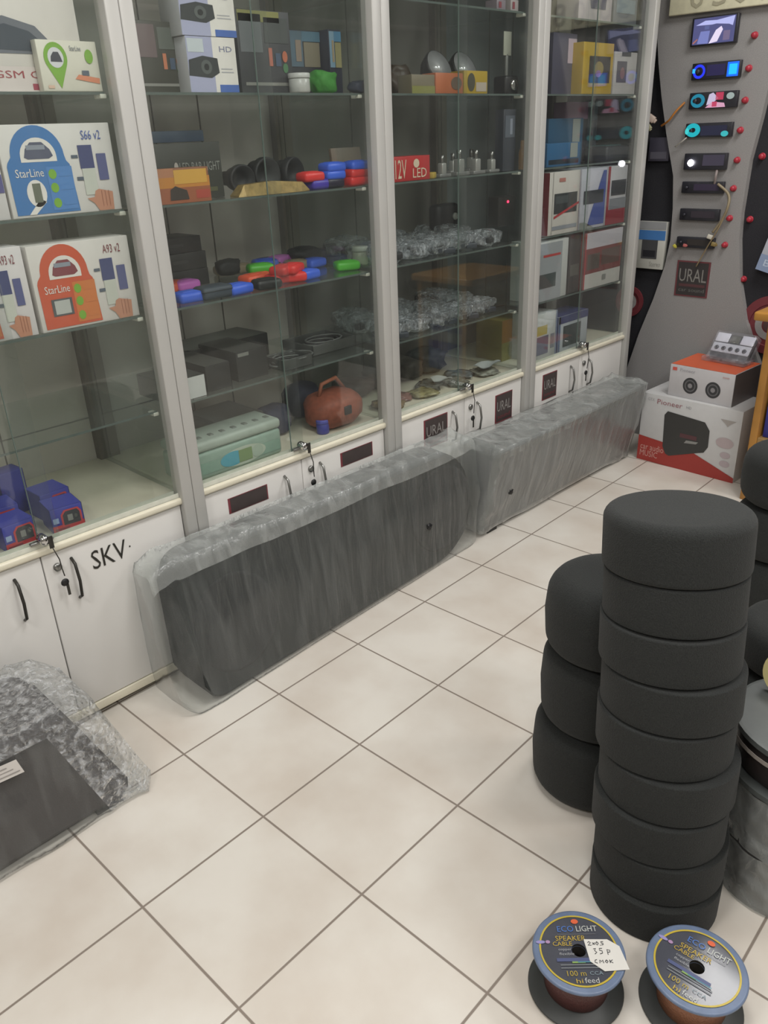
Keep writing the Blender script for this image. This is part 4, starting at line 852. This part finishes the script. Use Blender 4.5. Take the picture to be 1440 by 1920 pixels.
spool(1.596, .585, .088, .098, 'wire spool without a note and with bare copper wire, right of two', mat('8f6047', .35, .2, bump=.8, scale=260), R_(4), None, False)

# ------------------------------------------------------------------ boxes by the display board
def sub_art(F):
    rd = h_('a03a34')
    F.poly([(0, 0), (1, 0), (1, .07), (.56, .30), (.0, .37)], rd, 1)
    F.text('car audio', .03, .17, .28, .26, h_('c89a92'), 2); F.text('MUSIC', .03, .07, .22, .16, h_('c89a92'), 2)
    F.poly([(.30, .18), (.265, .28), (.25, .74), (.28, .80), (.66, .755), (.715, .65), (.72, .42), (.685, .33), (.60, .29), (.34, .16)], h_('3c3c3b'), 3)
    F.rect(.43, .47, .60, .53, h_('5c3c40'), 4); F.poly([(.48, .40), (.60, .42), (.62, .455), (.50, .445)], h_('8f8f8c'), 4)
    F.text('GTX', .06, .90, .13, .94, h_('a8a8aa'), 2); F.text('Pioneer', .16, .875, .42, .945, h_('9c6a70'), 2); F.text('HD', .46, .89, .51, .925, h_('a0a0a4'), 2)
    F.poly([(.80, .85), (.95, .85), (.90, .80), (.875, .76), (.85, .80)], h_('a8a29e'), 2)
    F.ell(.87, .53, .085, .075, h_('b8aaac'), 2); F.ell(.89, .36, .05, .045, h_('b6aaae'), 2); F.ell(.895, .24, .05, .045, h_('b4a8ac'), 2)
carton('subwoofer_box', 'large white and red carton on the floor, lowest of three', 'box', (.415, 2.98, .0006), .48, .24, .335, 'c9c9c9', sub_art, face='y', rz=-.03)
def spk_art(F):
    for u, in ((.345,), (.70,)):
        F.ell(u, .42, .115, .25, h_('3e3e40'), 1, 36); F.ring(u, .42, .085, .185, .8, h_('6c6c6e'), 2); F.ell(u, .42, .035, .075, h_('8c8a8c'), 3)
    F.rect(.04, .82, .11, .92, h_('cc5a50'), 1); F.text('Pioneer', .16, .82, .40, .92, h_('a4a2a8'), 1); F.rect(.82, .84, .92, .88, h_('c4a8a8'), 1)
carton('speaker_box', 'white carton with two round speakers and an orange top', 'box', (.435, 3.005, .336), .305, .245, .147, 'c4c2c4', spk_art, face='y', rz=-.05, top='d0603c', side='6c6666')
c = empty('radio_blister', (.47, 3.165, .4845), 'silver car radio in a clear plastic shell on the orange-topped carton', 'car radio', rz=R_(-6))
SV = mat('c9cad2', .3, var=.03); TB = Matrix.Translation((0, 0, .012)) @ Matrix.Rotation(R_(-38), 4, 'X')
mb = MB(); mb.box(-.105, -.035, 0, .105, .06, .022, CLAM, .006, seg=2); mb.box(-.100, -.012, -.004, .100, .036, .135, CLAM, .010, seg=3, M=TB); mb.build('plastic_shell', c)
mb = MB(); mb.box(-.088, -.004, .004, .088, .030, .122, mat('4a4b50', .4), .004, M=TB); mb.build('radio_body', c)
mb = MB(); mb.box(-.090, -.008, .030, .090, -.0035, .075, SV, .003, M=TB)
for k in range(5): mb.lathe([(.010, 0), (.010, .003), (.004, .004)], mat('4c4d55', .4), 16, TB @ Matrix.Translation((-.066+.033*k, -.008, .050)) @ Matrix.Rotation(R_(90), 4, 'X'))
mb.build('radio_front', c)
mb = MB(); mb.box(-.090, -.008, .080, -.028, -.0035, .124, mat('dcdce4', .25, var=.02), .003, M=TB); mb.box(.030, -.008, .080, .090, -.0035, .124, mat('e6e6f0', .25, var=.02), .003, M=TB); mb.box(-.02, -.007, .082, .022, -.0035, .118, mat('5a5b52', .4), .002, M=TB); mb.build('silver_card', c)

# wooden stand at the right edge
WD = mat('a87838', .45, var=.15, scale=9); WD2 = mat('96784a', .55, var=.12, scale=7)
c = empty('wooden_stand', (1.0, 3.0, 0), 'orange-brown plywood stand at the right photo edge', 'stand'); O = Vector((-1.0, -3.0, 0))
def wb(name, a, m, bev=.003):
    mb = MB(); mb.box(*a, m, bev); o = mb.build(name, c); o.location = O; return o
wb('top_board', (.695, 2.80, .765, 1.08, 3.28, .80), mat('b5823c', .4, var=.12, scale=9), .008)
wb('side_panel', (.745, 2.83, 0, .775, 3.26, .765), WD); wb('side_panel', (1.03, 2.83, 0, 1.06, 3.26, .765), WD)
wb('front_board', (.775, 2.835, .01, 1.03, 2.855, .285), WD2); wb('inner_shelf', (.775, 2.855, .265, 1.03, 3.26, .283), WD2); wb('back_board', (.775, 3.245, .283, 1.03, 3.26, .765), mat('3a3430', .7))
carton('blue_carton', 'blue carton on the inner shelf of the wooden stand', 'box', (.90, 2.862, .2842), .23, .12, .155, '3a3d90', lambda F: (F.poly([(.1, .4), (.4, .5), (.7, .48), (.6, .62), (.3, .62)], h_('8488c0'), 1), F.text('audio', .1, .1, .6, .3, h_('7478b8'), 1)), face='y')
carton('white_carton', 'white and blue carton on top of the blue carton in the wooden stand', 'box', (.90, 2.865, .44), .20, .1, .09, 'a0a4ac', lambda F: (F.rect(0, .65, 1, 1, h_('4a5090'), 1), F.ell(.3, .3, .12, .25, h_('c0c4c8'), 2)), face='y')
mb = MB(); mb.box(-.03, -.002, 0, .06, .0, .05, h_('d4d0c4')); tag(mb.build('price_card', loc=(.88, 2.832, .19)), 'white price card on the front board of the wooden stand', 'card')

# ------------------------------------------------------------------ display board with working radios
YP = 3.30
bd = empty('display_board', (.2, YP, 0), 'grey hourglass display board with red buttons on the end wall', 'display board'); O = Vector((-.2, -YP, 0))
def grey_outline():
    Lp = [(-.30, .0), (-.20, .16), (-.094, .31), (-.04, .52), (.02, .704), (.06, .86), (.075, .981), (.07, 1.12), (.055, 1.26), (.0, 1.438), (-.041, 1.591), (-.07, 1.72), (-.091, 1.843), (-.13, 2.0), (-.2, 2.3)]
    Rp = [(.8, .0), (.68, .25), (.56, .48), (.478, .654), (.427, .816), (.397, .998), (.39, 1.109), (.394, 1.324), (.415, 1.48), (.43, 1.624), (.47, 1.8), (.55, 2.05), (.65, 2.3)]
    return Lp+Rp[::-1]
GREY = mat('918f8e', .8, var=.10, bump=.35, scale=260)
mb = MB(); mb.prism(grey_outline(), YP, YP+.035, GREY); o = mb.build('grey_panel', bd); o.location = O
mb = MB(); mb.box(-.54, YP+.035, 0, 1.9, YP+.06, 2.5, DARKW); o = mb.build('black_backing', bd); o.location = O
def button(px, py, y=YP, r=.0105):
    p = aty(px, py, y); mb = MB(); M = Matrix.Translation(p) @ Matrix.Rotation(R_(90), 4, 'X')
    mb.lathe([(r*1.25, 0), (r*1.3, .003), (r*1.1, .005), (r, .006), (r, .018), (r*.8, .022), (r*.2, .023)], mat('a8303e', .35), 20, M)
    o = mb.build('push_button', bd); o.location = O; return o
for q in ((1416, 66), (1405, 128), (1398, 188), (1389, 244), (1383, 300), (1376, 353), (1369, 409), (1360, 459)): button(*q)
for q in ((1430, 293), (1407, 411), (1395, 523)): button(q[0], q[1], YP+.035, .011)
button(1441, 78, YP+.035, .028)
def radio(px0, py0, px1, py1, label, parts, h=None):
    a = aty(px0, py1, YP); b = aty(px1, py0, YP); a2 = aty(px1, py1, YP)
    wd = b.x-a.x; hh = ((b.z-a2.z)+(aty(px0, py0, YP).z-a.z))/2; zc = ((b.z+a2.z)/2+(aty(px0, py0, YP).z+a.z)/2)/2
    c = empty('car_radio', ((a.x+b.x)/2, YP-.0008, zc), label, 'car radio', 'car radios on the display board')
    mb = MB(); mb.box(-wd/2, -.022, -hh/2, wd/2, 0, hh/2, mat('2a2a30', .35), .003); mb.build('radio_body', c)
    F = lambda mb, y=-.0226: Face(mb, (-wd/2, y, -hh/2), (wd, 0, 0), (0, 0, hh))
    for nm, fn in parts:
        mb = MB(); fn(F(mb)); mb.build(nm, c)
    mb = MB(); M = Matrix.Translation((-wd*.36, -.022, 0)) @ Matrix.Rotation(R_(90), 4, 'X')
    return c, wd, hh, M
em = lambda c, s: mat(c, emit=s)
def knob(c, M, r):
    mb = MB(); mb.lathe([(r, 0), (r, .008), (r*.85, .012), (r*.2, .012)], mat('34343c', .3), 24, M); mb.build('volume_knob', c)
c, wd, hh, M = radio(1298, 30, 1390, 84, 'double-height car radio with a lit picture screen, topmost on the board', [('screen', lambda F: (F.rect(.05, .05, .95, .95, em('5c5e90', .8), 1), F.poly([(.1, .72), (.3, .86), (.55, .84), (.93, .93), (.9, .6), (.82, .66), (.55, .72), (.45, .7)], em('b8bcf0', 1.0), 2),
    F.poly([(.42, .05), (.55, .5), (.66, .62), (.70, .5), (.60, .1)], em('e8dcf4', 1.0), 2), F.poly([(.16, .08), (.22, .5), (.42, .5), (.40, .06)], em('8088c8', .9), 2), F.rect(.72, .12, .86, .45, em('8a7ca0', .7), 2), F.poly([(.06, .12), (.16, .26), (.17, .22), (.08, .08)], em('c07868', .8), 3), F.rect(.3, .55, .4, .68, em('7078b0', .7), 3)))])
c, wd, hh, M = radio(1300, 116, 1394, 148, 'car radio lit bright blue, second from the top of the board', [('display', lambda F: (F.rect(.32, .2, .70, .85, em('3a3468', .5), 1), F.rect(.74, .08, .97, .92, em('1c6cff', 1.1), 1), F.rect(.78, .2, .94, .8, em('22b4ff', 1.3), 2))),
    ('lit_ring', lambda F: (F.ring(.16, .5, .13, .42, .62, em('2a3cf8', 1.0), 1), F.rect(.02, .42, .08, .68, em('30a8ff', 1.3), 2)))]); knob(c, M, .010)
c, wd, hh, M = radio(1295, 172, 1388, 203, 'car radio with a teal dial and a pink and white display', [('display', lambda F: (F.poly([(.38, .2), (.42, .85), (.5, .95), (.62, .6), (.5, .3)], em('d0c4e0', .9), 1), F.rect(.56, .5, .72, .95, em('c0405c', .9), 1), F.poly([(.36, .05), (.5, .4), (.75, .3), (.78, .05)], em('e0a8c4', .9), 2), F.rect(.50, .1, .6, .4, em('c8486a', .9), 3), F.ell(.86, .7, .08, .2, em('b8c8c4', .7), 1))),
    ('lit_ring', lambda F: F.ring(.19, .5, .15, .42, .5, em('2488a4', .9), 1))]); knob(c, M, .009)
c, wd, hh, M = radio(1288, 230, 1378, 257, 'car radio with a turquoise lit dial and a small turquoise button', [('display', lambda F: F.rect(.34, .12, .9, .8, em('3a3c58', .45), 1)), ('lit_button', lambda F: F.ell(.86, .22, .08, .2, em('3cb4b8', 1.0), 2)),
    ('lit_ring', lambda F: (F.ring(.17, .52, .16, .48, .35, em('20b0bc', 1.0), 1), F.ell(.04, .45, .04, .22, em('40c8c8', 1.1), 2)))]); knob(c, M, .007)
c, wd, hh, M = radio(1285, 287, 1368, 318, 'car radio with a dazzling white light on its left', [('display', lambda F: F.rect(.45, .25, .95, .9, h_('4a4658'), 1))])
p = aty(1300, 305, YP); mb = MB(); mb.lathe([(.012, 0), (.014, .004), (.011, .011), (.004, .014)], mat('fbf8ff', emit=14), 20, Matrix.Translation((p.x-c.location.x, -.022, p.z-c.location.z)) @ Matrix.Rotation(R_(90), 4, 'X')); mb.build('white_light', c)
c, wd, hh, M = radio(1281, 340, 1362, 362, 'unlit car radio below the one with the white light', [('display', lambda F: F.rect(.3, .25, .9, .8, h_('3a3246'), 1))]); knob(c, M, .006)
c, wd, hh, M = radio(1277, 391, 1353, 413, 'unlit car radio above the lowest radio of the board', [('display', lambda F: F.rect(.3, .25, .9, .8, h_('38323a'), 1))]); knob(c, M, .006)
c, wd, hh, M = radio(1271, 444, 1344, 464, 'lowest unlit car radio of the board, beside the white plug', [('display', lambda F: F.rect(.3, .25, .9, .8, h_('34302e'), 1))]); knob(c, M, .006)
# badge on the board
def P_(px, py, y=YP): return aty(px, py, y)
a = P_(1264, 553); b = P_(1334, 492); mb = MB(); mb.box(a.x, YP-.003, a.z, b.x, YP-.0005, b.z, mat('6c3a3e', .5)); F = Face(mb, (a.x, YP-.0033, a.z), (b.x-a.x, 0, 0), (0, 0, b.z-a.z))
F.rect(.05, .04, .95, .96, mat('383434', .5), 1); F.text('URAL', .10, .42, .92, .78, mat('86847f', .5), 2); F.rect(.12, .28, .9, .36, mat('56383a', .5), 2); F.text('car sound', .12, .14, .9, .24, mat('6a6c68', .5), 2)
tag(mb.build('badge_sign'), 'small dark square sign with grey lettering and a red border', 'sign')
# cream plate with raised figures at the top
a = P_(1255, 31, YP-.02); b = P_(1445, 5, YP-.02); ang = 0
mb = MB(); W = .62; H = .13; PL = mat('dedabd', .5)
mb.box(0, -.008, 0, W, .008, H, PL, .004); F = Face(mb, (0, -.0085, 0), (W, 0, 0), (0, 0, H)); FIG = mat('a5a089', .45)
for k, (ch, u) in enumerate((('0', .15), ('3', .31), ('0', .45), ('0', .59), ('8', .76))):
    F.text(ch, u, .13, u+.10, .85, FIG, 4)
mb.box(.02, .006, .04, .06, .0205, .08, STEEL)
o = mb.build('number_plate', loc=(a.x, YP-.022, a.z)); tag(o, 'cream plate with raised figures above the topmost car radio', 'plate'); o.rotation_euler = (0, R_(0.5), 0)
# round red badges on the black backing
def badge(px, py, r, label):
    p = aty(px, py, YP+.03); mb = MB(); M = Matrix.Translation((p.x, YP+.0345, p.z)) @ Matrix.Rotation(R_(90), 4, 'X')
    mb.lathe([(r, 0), (r, .008), (r*.72, .009), (r*.70, .004), (.001, .004)], mat('74343a', .4), 40, M, smooth=False)
    F = Face(mb, (p.x-r, YP+.030, p.z-r), (2*r, 0, 0), (0, 0, 2*r)); F.ring(.5, .5, .26, .26, .55, mat('9a9694', .5), 2, 30); F.ell(.5, .5, .12, .12, mat('5a4040', .5), 2)
    tag(mb.build('round_badge'), label, 'badge', 'round red badges')
badge(1180, 565, .075, 'round red and grey badge half hidden behind the last cabinet')
badge(1444, 610, .13, 'round red badge behind the wooden stand')
def hang_art(F):
    F.rect(.0, .62, 1, .82, h_('4a7cb8'), 1); F.rect(.0, .84, 1, 1, h_('9a9c9e'), 1); F.rect(.2, .22, .76, .62, h_('4c4c4e'), 2); F.rect(.26, .26, .7, .4, h_('2c2c30'), 3); F.text('Stereo', .52, .06, .92, .16, h_('9a9a94'), 2)
a = P_(1189, 502, YP+.0); b = P_(1250, 417, YP+.0)
carton('hanging_box', 'white and blue boxed gadget hanging left of the grey panel', 'box', ((a.x+b.x)/2, YP+.004, a.z), b.x-a.x, .03, b.z-a.z, 'c4c4bc', hang_art, face='y')
a = P_(1408, 508); 
c = carton('hanging_box', 'white and pale blue boxed gadget hanging tilted right of the grey panel', 'box', (a.x+.10, YP-.0, a.z-.01), .17, .034, .23, 'bcc0cc', lambda F: (F.rect(0, 0, 1, .3, h_('8a9ab8'), 1), F.text('BT', .15, .1, .5, .22, h_('c0ccdc'), 2), F.rect(.3, .42, .85, .85, h_('50545a'), 1), F.rect(0, .9, 1, 1, h_('7c84ac'), 1)), face='y', tilt=(0, R_(14), 0))
# plugs and loose wires
def wire(name, pts, r, col, label, cat='wire', y=YP-.03):
    P = [aty(px, py, y+dy) for px, py, dy in pts]; Q = []
    for i in range(len(P)-1):
        p0, p1, p2, p3 = P[max(i-1, 0)], P[i], P[i+1], P[min(i+2, len(P)-1)]
        for k in range(6):
            t = k/6; Q.append(.5*((2*p1)+(-p0+p2)*t+(2*p0-5*p1+4*p2-p3)*t*t+(-p0+3*p1-3*p2+p3)*t**3))
    Q.append(P[-1]); mb = MB(); mb.tube(Q, r, mat(col, .5), 8); return tag(mb.build(name), label, cat)
wire('loose_wire', [(1346, 345, 0), (1366, 365, 0), (1364, 390, -.01), (1352, 415, 0), (1336, 436, 0)], .006, '8c7f66', 'beige bundle of wires looping beside the unlit radios')
wire('loose_wire', [(1360, 402, .0), (1345, 432, -.01), (1325, 465, .0), (1305, 500, .01)], .003, '8a7a5c', 'thin beige wire hanging over the dark square sign')
wire('loose_wire', [(1284, 192, .02), (1268, 208, 0), (1254, 226, .0), (1240, 236, .02)], .0045, 'b0702c', 'orange wire between the white connector and the radios')
wire('loose_wire', [(1266, 275, .015), (1280, 264, 0), (1292, 254, .02)], .003, 'a8a49c', 'thin white wire under the turquoise lit radio')
wire('loose_wire', [(1345, 318, .018), (1342, 330, .0), (1340, 345, .012)], .006, '8a7f7c', 'short grey bundle of wires between two radios')
def plug(px, py, s, col, label, y=YP-.03, rot=0):
    p = aty(px, py, y); mb = MB(); mb.box(-.5*s, -.4*s, -.4*s, .5*s, .4*s, .4*s, mat(col, .45), s*.12); mb.box(.4*s, -.25*s, -.25*s, .75*s, .25*s, .25*s, mat(col, .5), s*.08)
    o = mb.build('wire_connector', loc=p); o.rotation_euler = (0, rot, .3); tag(o, label, 'connector')
plug(1221, 222, .036, 'b9a89c', 'large pale connector hanging beside the last cabinet post', YP-.02, .6); plug(1217, 238, .024, '9c9a7c', 'small olive connector under the large pale one', YP-.02, 1.0)
plug(1331, 444, .024, 'bcb8ac', 'white plug in front of the lowest radio', rot=.3); plug(1338, 458, .022, '7c6a3c', 'brown plug under the white plug', rot=.2)
plug(1265, 461, .016, 'b0a83c', 'small yellow plug left of the lowest radio', rot=.8); plug(1284, 460, .016, 'a85a58', 'small red plug below the lowest radio', rot=.2)
a = P_(1240, 270, YP+.03); carton('dark_box', 'dark grey boxed item hanging above the white and blue gadget', 'box', (a.x, YP+.012, P_(1240, 302, YP+.03).z), .10, .022, .10, '44424e', lambda F: F.rect(.1, .1, .9, .4, h_('5c5a64'), 1), face='y')
